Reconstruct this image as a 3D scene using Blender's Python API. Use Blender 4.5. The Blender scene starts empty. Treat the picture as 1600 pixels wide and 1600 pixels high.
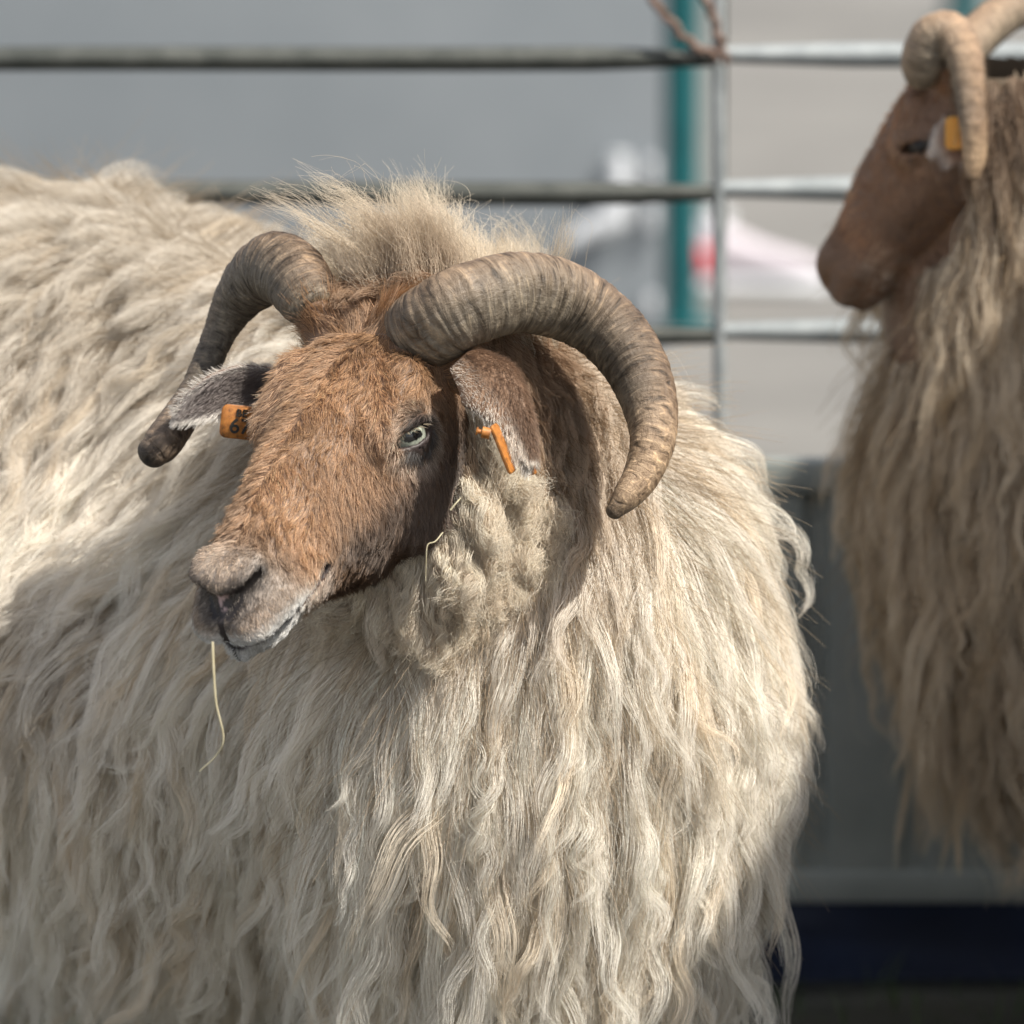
import bpy, bmesh, math, random
import numpy as np
from math import radians, sin, cos, pi
from mathutils import Vector, Matrix
random.seed(7)
RNG = np.random.default_rng(11)
HAIR = 1.0            # share of the hair that is grown
SC = bpy.context.scene
COL = SC.collection

# ------------------------------------------------------------------ camera
CAM_D, CAM_H, PITCH = 5.0, 1.5, 0.1579
cam = bpy.data.cameras.new('camera')
cam_o = bpy.data.objects.new('camera', cam); COL.objects.link(cam_o)
cam.sensor_fit = 'HORIZONTAL'; cam.sensor_width = 24.0; cam.lens = 24.0 * 10000 / 1600
cam.clip_start, cam.clip_end = 0.1, 2000
cam_o.location = (0, -CAM_D, CAM_H)
cam_o.rotation_euler = (pi / 2 - PITCH, 0, 0)
cam.dof.use_dof = True
cam.dof.focus_distance = 5.0
cam.dof.aperture_fstop = 3.3
SC.camera = cam_o

# ------------------------------------------------------------------ sky, sun, exposure
SUN_DIR = Vector((0.51, -0.34, 0.79)).normalized()
w = bpy.data.worlds.new('World'); SC.world = w; w.use_nodes = True
nt = w.node_tree; bg = nt.nodes['Background']
sky = nt.nodes.new('ShaderNodeTexSky'); sky.sky_type = 'NISHITA'; sky.sun_disc = False
sky.sun_elevation = math.asin(SUN_DIR.z); sky.sun_rotation = math.atan2(SUN_DIR.x, SUN_DIR.y)
sky.air_density = 1.0; sky.dust_density = 1.5
hz = nt.nodes.new('ShaderNodeHueSaturation'); hz.inputs['Saturation'].default_value = 0.36      # hazy, milky summer sky
nt.links.new(sky.outputs[0], hz.inputs['Color']); nt.links.new(hz.outputs[0], bg.inputs[0]); bg.inputs[1].default_value = 0.11
sun = bpy.data.lights.new('sun', 'SUN'); sun.energy = 4.4; sun.angle = radians(0.5); sun.color = (1.0, 0.94, 0.84)
sun_o = bpy.data.objects.new('sun', sun); COL.objects.link(sun_o)
sun_o.location = (0, 3, 8); sun_o.rotation_euler = SUN_DIR.to_track_quat('Z', 'Y').to_euler()
SC.view_settings.view_transform = 'Standard'; SC.view_settings.look = 'None'
SC.view_settings.exposure = 0.74; SC.view_settings.gamma = 1.0
SC.render.engine = 'CYCLES'
cy = SC.cycles
cy.max_bounces = 10; cy.diffuse_bounces = 6; cy.glossy_bounces = 4; cy.transmission_bounces = 8; cy.transparent_max_bounces = 8
cy.use_denoising = True; cy.denoiser = 'OPENIMAGEDENOISE'; cy.denoising_input_passes = 'RGB_ALBEDO_NORMAL'
cy.sample_clamp_indirect = 6.0
try:
    SC.cycles_curves.shape = 'RIBBONS'; SC.cycles_curves.subdivisions = 2
except Exception: pass

# ------------------------------------------------------------------ small helpers
def at(px, py, Y):
    """a spot of the photograph (1600 px frame) at depth Y -> world point"""
    ax, ay = (px - 800) / 10000.0, (py - 800) / 10000.0
    d = Vector((ax, cos(PITCH) - ay * sin(PITCH), -sin(PITCH) - ay * cos(PITCH)))
    t = (Y + CAM_D) / d.y
    return Vector((0, -CAM_D, CAM_H)) + d * t

def tag(o, label=None, cat=None, group=None, kind=None):
    if label: o['label'] = label
    if cat: o['category'] = cat
    if group: o['group'] = group
    if kind: o['kind'] = kind
    return o

def empty(name, loc, label, cat, group=None):
    o = bpy.data.objects.new(name, None); COL.objects.link(o); o.location = loc
    o.empty_display_size = 0.1
    return tag(o, label, cat, group)

def link(name, me, mat=None, parent=None, smooth=True):
    o = bpy.data.objects.new(name, me); COL.objects.link(o)
    if mat is not None: me.materials.append(mat)
    if smooth and hasattr(me, 'polygons') and len(me.polygons):
        me.polygons.foreach_set('use_smooth', np.ones(len(me.polygons), bool))
    if parent is not None: o.parent = parent
    return o

def mesh_np(name, V, F):
    me = bpy.data.meshes.new(name)
    me.from_pydata([tuple(v) for v in V], [], [tuple(f) for f in F]) if len(V) < 20000 else _fast(me, V, F)
    me.update(); return me

def _fast(me, V, F):
    F = np.asarray(F); n = F.shape[1]
    me.vertices.add(len(V)); me.vertices.foreach_set('co', np.asarray(V, np.float32).ravel())
    me.loops.add(F.size); me.loops.foreach_set('vertex_index', F.astype(np.int32).ravel())
    me.polygons.add(len(F)); me.polygons.foreach_set('loop_start', np.arange(0, F.size, n, dtype=np.int32))
    me.polygons.foreach_set('loop_total', np.full(len(F), n, np.int32))
    me.validate()

class MB:
    def __init__(s): s.V, s.F = [], []
    def add(s, V, F):
        b = len(s.V); s.V += [tuple(v) for v in V]; s.F += [tuple(i + b for i in f) for f in F]
    def tube(s, P, R, n=12, cap=True):
        P = [Vector(p) for p in P]
        if not hasattr(R, '__len__'): R = [R] * len(P)
        b = len(s.V); ref = None
        for i, p in enumerate(P):
            t = (P[min(i + 1, len(P) - 1)] - P[max(i - 1, 0)]).normalized()
            if ref is None:
                ref = Vector((0, 0, 1)) if abs(t.z) < .9 else Vector((1, 0, 0))
            a = (ref - t * ref.dot(t)).normalized(); c = t.cross(a); ref = a
            for k in range(n):
                q = 2 * pi * k / n; s.V.append(tuple(p + (a * cos(q) + c * sin(q)) * R[i]))
        for i in range(len(P) - 1):
            for k in range(n):
                k2 = (k + 1) % n
                s.F.append((b + i * n + k, b + i * n + k2, b + (i + 1) * n + k2, b + (i + 1) * n + k))
        if cap:
            s.F.append(tuple(b + k for k in range(n))[::-1]); s.F.append(tuple(b + (len(P) - 1) * n + k for k in range(n)))
        return s
    def box(s, c, d, rz=0, bev=0):
        bm = bmesh.new(); bmesh.ops.create_cube(bm, size=1)
        for v in bm.verts: v.co = Vector((v.co.x * d[0], v.co.y * d[1], v.co.z * d[2]))
        if bev: bmesh.ops.bevel(bm, geom=bm.edges[:], offset=bev, segments=2, affect='EDGES', profile=.6)
        M = Matrix.Rotation(rz, 4, 'Z'); bm.verts.index_update()
        s.add([M @ v.co + Vector(c) for v in bm.verts], [[v.index for v in f.verts] for f in bm.faces]); bm.free()
        return s
    def build(s, name, mat, parent=None, off=None, smooth=True):
        V = s.V if off is None else [tuple(Vector(v) - Vector(off)) for v in s.V]
        me = bpy.data.meshes.new(name); me.from_pydata(V, [], s.F); me.update()
        o = link(name, me, mat, parent, smooth)
        if smooth:
            try: me.set_sharp_from_angle(angle=radians(40))
            except Exception: pass
        return o

# ------------------------------------------------------------------ materials
class NT:
    def __init__(s, name):
        s.m = bpy.data.materials.new(name); s.m.use_nodes = True; s.t = s.m.node_tree
        s.p = s.t.nodes['Principled BSDF']; s.out = s.t.nodes['Material Output']
    def n(s, typ, **kw):
        q = s.t.nodes.new(typ)
        for k, v in kw.items():
            if k.startswith('_'): setattr(q, k[1:], v)
            else: q.inputs[k.replace('__', ' ')].default_value = v
        return q
    def l(s, a, b): s.t.links.new(a, b)
    def ramp(s, fac, stops):
        r = s.t.nodes.new('ShaderNodeValToRGB'); e = r.color_ramp.elements
        e[0].position, e[0].color = stops[0][0], (*stops[0][1], 1); e[1].position, e[1].color = stops[-1][0], (*stops[-1][1], 1)
        for p, c in stops[1:-1]:
            k = e.new(p); k.color = (*c, 1)
        s.l(fac, r.inputs[0]); return r.outputs[0]
    def bump(s, h, strength=.3, dist=.002):
        b = s.n('ShaderNodeBump', Strength=strength, Distance=dist); s.l(h, b.inputs['Height']); s.l(b.outputs[0], s.p.inputs['Normal'])
    def set(s, **kw):
        for k, v in kw.items(): s.p.inputs[k.replace('__', ' ')].default_value = v
        return s

def noise_mat(name, c1, c2, scale=8, rough=.7, metal=0, bump=.2, bdist=.002, detail=8, stretch=None):
    k = NT(name); tc = k.n('ShaderNodeTexCoord'); nz = k.n('ShaderNodeTexNoise', Scale=scale, Detail=detail, Roughness=.6)
    src = tc.outputs['Object']
    if stretch:
        mp = k.n('ShaderNodeMapping'); mp.inputs['Scale'].default_value = stretch; k.l(src, mp.inputs[0]); src = mp.outputs[0]
    k.l(src, nz.inputs['Vector'])
    c = k.ramp(nz.outputs['Fac'], [(.3, c1), (.7, c2)]); k.l(c, k.p.inputs['Base Color'])
    k.set(Roughness=rough, Metallic=metal)
    if bump: k.bump(nz.outputs['Fac'], bump, bdist)
    return k.m

def hair_mat(name, rough=.35, rrough=.45, diffuse=.5):
    """hair strands: the strand colour is its own attribute"""
    k = NT(name); t = k.t; t.nodes.remove(k.p)
    a = k.n('ShaderNodeAttribute', _attribute_name='hair_color')
    d = k.n('ShaderNodeBsdfDiffuse'); k.l(a.outputs['Color'], d.inputs[0])
    tr = k.n('ShaderNodeBsdfTranslucent'); k.l(a.outputs['Color'], tr.inputs[0])
    m1 = k.n('ShaderNodeMixShader', Fac=.38); k.l(d.outputs[0], m1.inputs[1]); k.l(tr.outputs[0], m1.inputs[2])
    h = k.n('ShaderNodeBsdfHair', RoughnessU=.25, RoughnessV=.6); h.component = 'Reflection'
    mx = k.n('ShaderNodeMixRGB', Fac=.55); mx.inputs[2].default_value = (.75, .75, .75, 1); k.l(a.outputs['Color'], mx.inputs[1]); k.l(mx.outputs[0], h.inputs['Color'])
    m2 = k.n('ShaderNodeMixShader', Fac=diffuse); k.l(m1.outputs[0], m2.inputs[1]); k.l(h.outputs[0], m2.inputs[2])
    k.l(m2.outputs[0], k.out.inputs[0])
    return k.m

def attr_mat(name, rough=.7, attr='skin_color', bscale=400, bump=.15):
    k = NT(name); a = k.n('ShaderNodeAttribute', _attribute_name=attr); k.l(a.outputs['Color'], k.p.inputs['Base Color'])
    tc = k.n('ShaderNodeTexCoord'); nz = k.n('ShaderNodeTexNoise', Scale=bscale, Detail=4); k.l(tc.outputs['Object'], nz.inputs['Vector'])
    k.set(Roughness=rough); k.bump(nz.outputs['Fac'], bump, .001)
    return k.m

M = {}
M['skin'] = attr_mat('sheep_skin', .55)
M['wool'] = hair_mat('wool_strands', diffuse=.10)
M['fur'] = hair_mat('fur_strands', diffuse=.16)

def horn_mat(con=1.0):
    k = NT('horn_keratin')
    a = k.n('ShaderNodeAttribute', _attribute_name='horn_color'); uv = k.n('ShaderNodeAttribute', _attribute_name='horn_uv')
    mp = k.n('ShaderNodeMapping'); mp.inputs['Scale'].default_value = (95, 1.1, 1.1); k.l(uv.outputs['Vector'], mp.inputs[0])
    n1 = k.n('ShaderNodeTexNoise', Scale=1, Detail=5, Roughness=.65, Distortion=.6); k.l(mp.outputs[0], n1.inputs['Vector'])
    mp2 = k.n('ShaderNodeMapping'); mp2.inputs['Scale'].default_value = (30, 3, 3); k.l(uv.outputs['Vector'], mp2.inputs[0])
    n2 = k.n('ShaderNodeTexNoise', Scale=1.3, Detail=6, Roughness=.7); k.l(mp2.outputs[0], n2.inputs['Vector'])
    r1 = k.ramp(n1.outputs['Fac'], [(.34, (.22, .2, .18)), (.45, (.75, .72, .69)), (.55, (1, 1, 1)), (.67, (1.8, 1.75, 1.65))])
    r2 = k.ramp(n2.outputs['Fac'], [(.3, (.55, .5, .48)), (.5, (1, 1, 1)), (.72, (1.2, 1.17, 1.12))])
    m = k.n('ShaderNodeMixRGB', Fac=con, _blend_type='MULTIPLY'); k.l(a.outputs['Color'], m.inputs[1]); k.l(r1, m.inputs[2])
    m2 = k.n('ShaderNodeMixRGB', Fac=.8 * con, _blend_type='MULTIPLY'); k.l(m.outputs[0], m2.inputs[1]); k.l(r2, m2.inputs[2])
    k.l(m2.outputs[0], k.p.inputs['Base Color'])
    ad = k.n('ShaderNodeMath', _operation='ADD'); k.l(n1.outputs['Fac'], ad.inputs[0]); k.l(n2.outputs['Fac'], ad.inputs[1])
    k.set(Roughness=.48); k.p.inputs['Specular IOR Level'].default_value = .45
    k.bump(ad.outputs[0], .85, .0026)
    return k.m
M['horn'] = horn_mat(); M['horn_pale'] = horn_mat(.6)

def eye_mat():
    k = NT('eyeball'); a = k.n('ShaderNodeAttribute', _attribute_name='eye_color'); k.l(a.outputs['Color'], k.p.inputs['Base Color'])
    k.set(Roughness=.12); k.p.inputs['Coat Weight'].default_value = .35; k.p.inputs['Coat Roughness'].default_value = .02
    return k.m
M['eye'] = eye_mat(); M['eye_dull'] = NT('dark_eye').set(Roughness=.5, Base__Color=(.012, .009, .007, 1)).m
def tag_mat():
    k = NT('orange_tag_plastic'); tc = k.n('ShaderNodeTexCoord'); nz = k.n('ShaderNodeTexNoise', Scale=160, Detail=6, Roughness=.7); k.l(tc.outputs['Object'], nz.inputs['Vector'])
    c = k.ramp(nz.outputs['Fac'], [(.33, (.11, .045, .012)), (.5, (.38, .145, .03)), (.7, (.50, .20, .04))]); k.l(c, k.p.inputs['Base Color'])
    k.set(Roughness=.45); k.p.inputs['Transmission Weight'].default_value = 0.0; k.p.inputs['Subsurface Weight'].default_value = .25
    k.p.inputs['Subsurface Radius'].default_value = (.004, .002, .0005)
    return k.m
M['tag'] = tag_mat(); M['tag_sunlit'] = NT('sunlit_orange_plastic').set(Roughness=.4, Base__Color=(.85, .33, .06, 1), Subsurface__Weight=.3).m  # second one: brighter copy of the tag orange, sun glow put into its colour
M['ink'] = NT('black_ink').set(Roughness=.6, Base__Color=(.02, .018, .015, 1)).m
M['steel_dark'] = noise_mat('shaded_dark_steel', (.045, .05, .045), (.10, .105, .095), 30, .55, .35, .2)  # shade on the left hurdle put into a darker steel colour
M['steel'] = noise_mat('galvanised_steel', (.24, .265, .275), (.38, .405, .415), 40, .6, .3, .1)
M['sheet'] = noise_mat('hurdle_sheet', (.24, .265, .25), (.34, .36, .345), 9, .6, .2, .1)
M['rust'] = noise_mat('rusty_wire', (.10, .06, .045), (.2, .13, .1), 60, .8)
M['teal'] = noise_mat('teal_paint', (.0, .06, .07), (.003, .095, .105), 12, .4, 0, .05)
M['panel'] = noise_mat('grey_panel_paint', (.185, .208, .228), (.222, .244, .264), 3, .5, 0, .05)
M['white'] = NT('white_plastic').set(Roughness=.5, Base__Color=(.6, .62, .65, 1)).m
M['red'] = NT('red_rubber').set(Roughness=.55, Base__Color=(.75, .06, .08, 1)).m
M['tarp'] = noise_mat('blue_tarpaulin', (.001, .003, .011), (.0025, .009, .032), 7, .95, 0, .3, .01)
M['straw'] = noise_mat('straw', (.46, .40, .24), (.66, .60, .42), 90, .6)
M['paving'] = noise_mat('pavement_asphalt', (.138, .133, .125), (.192, .185, .172), 2.2, .9, 0, .3, .004, 12)
M['soil'] = noise_mat('trampled_soil', (.02, .02, .012), (.045, .04, .026), 9, .95, 0, .6, .02, 10)
M['blade'] = noise_mat('grass_blades', (.035, .06, .015), (.07, .11, .03), 20, .6)

# ------------------------------------------------------------------ the setting
me = mesh_np('pavement', [(-600, -600, 0), (600, -600, 0), (600, 1500, 0), (-600, 1500, 0)], [(0, 1, 2, 3)])
tag(link('pavement', me, M['paving']), 'pale worn asphalt pavement', kind='structure')
def soil():
    n = 90; xs = np.linspace(-3, 3, n); ys = np.linspace(-1.2, 1.75, n)
    V = [(x, y, .012 * sin(x * 7 + y * 3) * sin(y * 6 - x * 2) + .016) for y in ys for x in xs]
    F = [(j * n + i, j * n + i + 1, (j + 1) * n + i + 1, (j + 1) * n + i) for j in range(n - 1) for i in range(n - 1)]
    tag(link('pen_ground', mesh_np('pen_ground', V, F), M['soil']), 'trampled earth of the pen', kind='structure')
soil()
def grass():
    V, F = [], []
    r = np.random.default_rng(3)
    for i in range(5000):
        x, y = r.uniform(-1.2, 1.6), r.uniform(-1.0, 1.25); h = r.uniform(.02, .07); a = r.uniform(0, 6.28); b = r.uniform(-.5, .5, 2) * h
        d = np.array([cos(a), sin(a)]) * .002; k = len(V)
        V += [(x - d[0], y - d[1], .0), (x + d[0], y + d[1], .0), (x + b[0] * .4 + d[0] * .6, y + b[1] * .4 + d[1] * .6, h * .6), (x + b[0] * .4 - d[0] * .6, y + b[1] * .4 - d[1] * .6, h * .6), (x + b[0], y + b[1], h)]
        F += [(k, k + 1, k + 2, k + 3), (k + 3, k + 2, k + 4)]
    o = link('grass', mesh_np('grass', V[:], F), M['blade'], smooth=False); tag(o, 'sparse trodden grass on the pen floor', 'grass', kind='stuff')
_mn = mesh_np
def mesh_np(name, V, F):      # mixed polygons go the slow way
    me = bpy.data.meshes.new(name)
    if len(F) and len(set(len(f) for f in F)) == 1 and len(V) >= 20000: _fast(me, V, F)
    else: me.from_pydata([tuple(v) for v in V], [], [tuple(f) for f in F])
    me.update(); return me
grass()

# grey sheet panel behind
PY = 6.1
x1 = at(1036, 500, PY).x
pan = empty('panel_wall', (x1 - 1.5, PY, 0), 'large blurred grey sheet panel standing behind the left hurdle', 'panel')
MB().box((0, .03, 1.3), (3.0, .05, 2.6), bev=.008).build('sheet', M['panel'], pan)
for y0, y1 in ((248, 292), (322, 358), (462, 494)):
    a, b = at(1022, y0, PY - .02), at(1022, y1, PY - .02)
    MB().box(((a.x - pan.location.x) - .004, -.012, (a.z + b.z) / 2), (.015, .03, a.z - b.z), bev=.004).build('hinge', M['white'], pan)
pts = [at(967, 238, PY), at(967, 300, PY), at(962, 338, PY), at(930, 352, PY), at(885, 378, PY)]
mbk = MB().tube([Vector((p.x - pan.location.x, -.025, p.z)) for p in pts], [.017, .019, .024, .021, .013], 12)
mbk.build('bracket', M['white'], pan)['label'] = 'white bent bracket'

def post(px, pyb, r, h, label):
    d = CAM_H / math.tan(PITCH + math.atan((pyb - 800) / 10000)); Y = d - CAM_D
    x = at(px, pyb, Y).x
    t = empty('post', (x, Y, 0), label, 'post', 'teal posts on the pavement')
    MB().tube([(0, 0, 0), (0, 0, h)], r, 24).build('pole', M['teal'], t)
    MB().tube([(0, 0, 0), (0, 0, .015)], r * 1.9, 24).build('base_plate', M['teal'], t)
    MB().tube([(0, 0, h), (0, 0, h + .02), (0, 0, h + .03)], [r * 1.15, r * 1.1, r * .5], 24).build('cap', M['teal'], t)
    return t
post(1060, 512, .039, 2.4, 'teal round post beside the white sneaker, at the edge of the grey panel')
post(1506, 42, .05, 2.4, 'teal round post far behind the dark brown sheep')

# ------------------------------------------------------------------ the hurdles
HY = 1.3
ZR = [at(800, y, HY).z for y in (92, 302, 524)]
ZS, ZB = at(800, 748, HY).z, at(800, 1388, HY).z
def hurdle(x0, x1, mat, label, tilt, zoff):
    t = empty('hurdle', (x0, HY, 0), label, 'hurdle', 'steel sheep hurdles')
    L = x1 - x0; yo = .014 if tilt == 0 else -.002
    for z in ZR:
        n = 14; P = [(L * i / n, 0, z + zoff + .0004 * sin(i * 1.3 + z * 9)) for i in range(n + 1)]
        R = [.0122] * (n + 1); R[0] = R[-1] = .008
        MB().tube(P, R, 16).build('rail', mat, t)
    for e, xx in ((0, .0), (1, L + (.004 if tilt == 0 else 0))):
        MB().tube([(xx - tilt, yo, 1.04), (xx, yo, .6), (xx + .004, yo, .0)], .0066, 12).build('upright', mat if e or tilt == 0 else M['steel'], t)
    for z, r in ((ZS, .016), (ZB, .016)):
        MB().box((L / 2, 0, z + zoff), (L - .02, .03, r * 2), bev=.004).build('frame_bar', M['sheet'], t)
    # ribbed sheet
    n = int(L / .004); V, F = [], []
    prof = []
    for i in range(n + 1):
        x = .01 + (L - .02) * i / n; ph = (x % .1) / .1
        d = .0105 if .12 < ph < .82 else (0 if ph < .06 or ph > .9 else .0105 * (min((ph - .06) / .06, (.9 - ph) / .08)))
        prof.append((x, -d))
    for (x, y) in prof: V += [(x, y, ZB + .003), (x, y, ZS - .003), (x, y + .0015, ZB + .003), (x, y + .0015, ZS - .003)]
    for i in range(n):
        a, b = 4 * i, 4 * i + 4
        F += [(a, b, b + 1, a + 1), (a + 2, a + 3, b + 3, b + 2), (a + 1, b + 1, b + 3, a + 3), (a, a + 2, b + 2, b)]
    link('sheet', mesh_np('sheet', V, F), M['sheet'], t, smooth=False)
    return t
xj = at(1118, 92, HY).x
hurdle(xj - 1.75, xj + .002, M['steel_dark'], 'steel hurdle with shade put into its dark colour, behind the long-fleeced ram', 0, 0)
hurdle(xj + .006, xj + 1.75, M['steel'], 'bright galvanised steel hurdle in front of the white sneaker', .004, .004)

def wire(name, pts, r, label):
    P = [Vector(p) for p in pts]
    Q = []
    for i in range(len(P) - 1):
        for k in range(8):
            q = P[i].lerp(P[i + 1], k / 8); a = (i * 8 + k) * .9
            Q.append(q + Vector((cos(a), sin(a), sin(a * .7))) * r * .35)
    Q.append(P[-1]); loc = Q[0].copy()
    o = MB().tube([q - loc for q in Q], r, 8).build(name, M['rust'], None); o.location = loc
    return tag(o, label, 'wire', 'rusty wires tying the hurdles')
wy = HY - .02
wire('tie_wire', [at(1012, -10, wy), at(1035, 20, wy), at(1062, 50, wy), at(1085, 72, wy), at(1110, 82, wy), at(1122, 90, wy + .0)], .0042, 'thick rusty wire running up left from the joint of the two hurdles')
wire('tie_wire', [at(1096, -12, wy), at(1110, 15, wy), at(1120, 45, wy), at(1128, 75, wy), at(1136, 98, wy)], .0042, 'rusty wire running almost straight up from the joint of the two hurdles')

# ------------------------------------------------------------------ tarpaulin, sneaker
def tarp():
    n, m = 90, 40; V, F = [], []
    for j in range(m + 1):
        for i in range(n + 1):
            x = 1.7 * i / n; v = j / m
            h = .105 * sin(min(1, v * 1.4) * pi * .62) * (.75 + .35 * sin(x * 5 + 1.0) * sin(x * 2.3)) + .02 * sin(x * 9 + v * 8) * sin(v * 3) + .012 * sin(x * 23 - v * 11) * v
            V.append((x, .20 * v + .02 * sin(x * 4), max(.012, h) if v > .02 else .012))
    for j in range(m):
        for i in range(n):
            a = j * (n + 1) + i; F.append((a, a + 1, a + n + 2, a + n + 1))
    o = link('tarpaulin', mesh_np('tarpaulin', V, F), M['tarp']); o.location = (.1, HY - .06, .018)
    o.modifiers.new('thickness', 'SOLIDIFY').thickness = .003
    tag(o, 'crumpled dark blue tarpaulin on the ground under the hurdle', 'tarpaulin')
tarp()
def sneaker():
    d = CAM_H / math.tan(PITCH + math.atan((456 - 800) / 10000)); Y = d - CAM_D
    a = at(1066, 456, Y); b = at(1292, 456, Y); L = b.x - a.x
    t = empty('sneaker', (a.x, Y, 0), 'blurred white sneaker with a red heel on the pale pavement', 'shoe')
    S = [0, .04, .12, .25, .4, .55, .7, .85, .95, 1.0]
    H = [.085, .118, .135, .135, .112, .092, .078, .066, .05, .032]; W = [.026, .033, .036, .036, .036, .040, .044, .042, .032, .012]
    def loft(zb, HH, WW, name, mat, x0=0, x1=1):
        mb = MB(); V, F = [], []; n = 20; idx = [i for i, s in enumerate(S) if x0 <= s <= x1]
        for i in idx:
            for k in range(n):
                q = 2 * pi * k / n; cx, sz = cos(q), sin(q)
                cx = math.copysign(abs(cx) ** .6, cx); sz = math.copysign(abs(sz) ** .7, sz)
                hh = HH[i] - zb; V.append((S[i] * L, cx * WW[i], zb + hh * (.5 + .5 * sz)))
        for i in range(len(idx) - 1):
            for k in range(n): F.append((i * n + k, i * n + (k + 1) % n, (i + 1) * n + (k + 1) % n, (i + 1) * n + k))
        F.append(tuple(range(n))[::-1]); F.append(tuple((len(idx) - 1) * n + k for k in range(n)))
        mb.add(V, F); return mb.build(name, mat, t)
    loft(.0, [.03] * 10, [x * 1.12 for x in W], 'sole', M['white'])
    loft(.031, H, W, 'upper', noise_mat('shoe_fabric', (.50, .45, .50), (.58, .54, .58), 30, .8), 0, 1)
    pn = MB()
    bm = bmesh.new(); bmesh.ops.create_uvsphere(bm, u_segments=20, v_segments=12, radius=1)
    bm.verts.index_update()
    pn.add([Vector((v.co.x * .038 + .035, v.co.y * .046, v.co.z * .044 + .066)) for v in bm.verts], [[v.index for v in f.verts] for f in bm.faces]); bm.free()
    pn.build('heel_patch', M['red'], t)['label'] = 'bright red heel patch'
    MB().tube([(.1 * L + .02, 0, .128), (.2 * L, 0, .141), (.33 * L, 0, .136)], [.012, .02, .014], 12).build('tongue', M['white'], t)
sneaker()

# ------------------------------------------------------------------ a vehicle body added out of view at the right to cast shade
def shadow_trailer():
    X, Y0, Y1, Z = 1.62, -2.3, 1.2, 2.64
    t = empty('added_shadow_trailer', (X + 1.0, -.6, 0), 'tall white vehicle added out of view at the right to cast shade over the pen', 'shadow_trailer')
    o = (X + 1.0, -.6, 0); cy_, ln = (Y0 + Y1) / 2, Y1 - Y0
    body = noise_mat('shadow_trailer_paint', (.42, .43, .42), (.5, .51, .5), 4, .5, 0, .05)
    MB().box((X + 1.0, cy_, (Z + .55) / 2), (2.0, ln, Z - .55), bev=.03).build('body', body, t, o)
    for k in range(5): MB().box((X - .004, Y0 + .4 + k * .6, 1.5), (.02, .05, 1.9), bev=.004).build('rib', M['steel'], t, o)
    for k in range(4): MB().box((X - .006, Y0 + .7 + k * .6, 2.1), (.02, .4, .12), bev=.004).build('vent', M['steel_dark'], t, o)
    tyre = NT('tyre_rubber').set(Roughness=.9, Base__Color=(.02, .02, .02, 1)).m
    for yy in (cy_ - .45, cy_ + .45):
        w_ = MB().tube([(X + .12, yy, .34), (X + .15, yy, .34), (X + .33, yy, .34), (X + .36, yy, .34)], [.30, .34, .34, .30], 32).build('wheel', tyre, t, o)
        MB().tube([(X + .11, yy, .34), (X + .125, yy, .34)], [.17, .19], 24).build('rim', M['steel'], w_, o)
    MB().box((X + 1.0, cy_, .5), (1.7, ln - .2, .1), bev=.01).build('chassis', M['steel_dark'], t, o)
shadow_trailer()
#SHEEP#
# ------------------------------------------------------------------ sheep: signed distance fields -> one continuous body mesh
f32 = np.float32
def unit(a): return a / np.maximum(np.linalg.norm(a, axis=-1, keepdims=True), 1e-9)
def smin(a, b, k):
    h = np.clip(.5 + .5 * (b - a) / k, 0, 1); return b + (a - b) * h - k * h * (1 - h)
def smax(a, b, k): return -smin(-a, -b, k)
def ell(P, c, r):
    q = [(P[i] - c[i]) / r[i] for i in range(3)]
    n = np.sqrt(q[0] ** 2 + q[1] ** 2 + q[2] ** 2); return (n - 1) * min(r)
def cap(P, a, b, ra, rb=None):
    rb = ra if rb is None else rb
    ab = [b[i] - a[i] for i in range(3)]; L2 = sum(x * x for x in ab)
    t = np.clip(sum((P[i] - a[i]) * ab[i] for i in range(3)) / L2, 0, 1)
    d = np.sqrt(sum((P[i] - a[i] - t * ab[i]) ** 2 for i in range(3)))
    return d - (ra + (rb - ra) * t)
def table(xs, ys, sm=9.0):
    X = np.arange(-80, 320, 1.0); Y = np.interp(X, xs, ys)
    k = np.exp(-.5 * (np.arange(-30, 31) / sm) ** 2); k /= k.sum()
    return X, np.convolve(np.pad(Y, 30, 'edge'), k, 'valid')
ST_F = [-45, -20, 0, 30, 60, 90, 120, 150, 180, 210, 235, 255, 266, 272]
TOP = table([-45, -20, 0, 30, 60, 90, 120, 150, 180, 210, 235, 252, 264, 272], [-40, -18, -3, 7, 10, 10, 9, 8, 4, -2, -9, -18, -30, -50], 5)
BOT = table([-45, -20, 0, 30, 60, 90, 120, 150, 180, 210, 235, 255, 266, 272], [-100, -124, -138, -147, -150, -147, -139, -123, -102, -85, -75, -67, -58, -48], 6)
WM = table([-45, 0, 40, 72, 100, 130, 160, 190, 215, 240, 256, 266, 272], [46, 58, 62, 62, 57, 50, 44, 40, 37, 35, 29, 20, 9], 6)
WT = table([-45, 0, 40, 72, 100, 130, 160, 190, 215, 240, 256, 272], [42, 55, 58, 52, 42, 34, 28, 24, 23, 21, 18, 8], 6)
WB = table([-45, 0, 40, 80, 120, 160, 200, 235, 272], [34, 40, 44, 42, 37, 32, 29, 24, 9], 6)
EYE = np.array([82., 52., -36.]); EYE_N = unit(np.array([.42, .86, .28]))
SLIT = [3.2]
def mouth_u(f): return -59.5 + np.interp(f, [182, 192, 210, 235, 262], [8, 6, 2, 0, 1.5])
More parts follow.
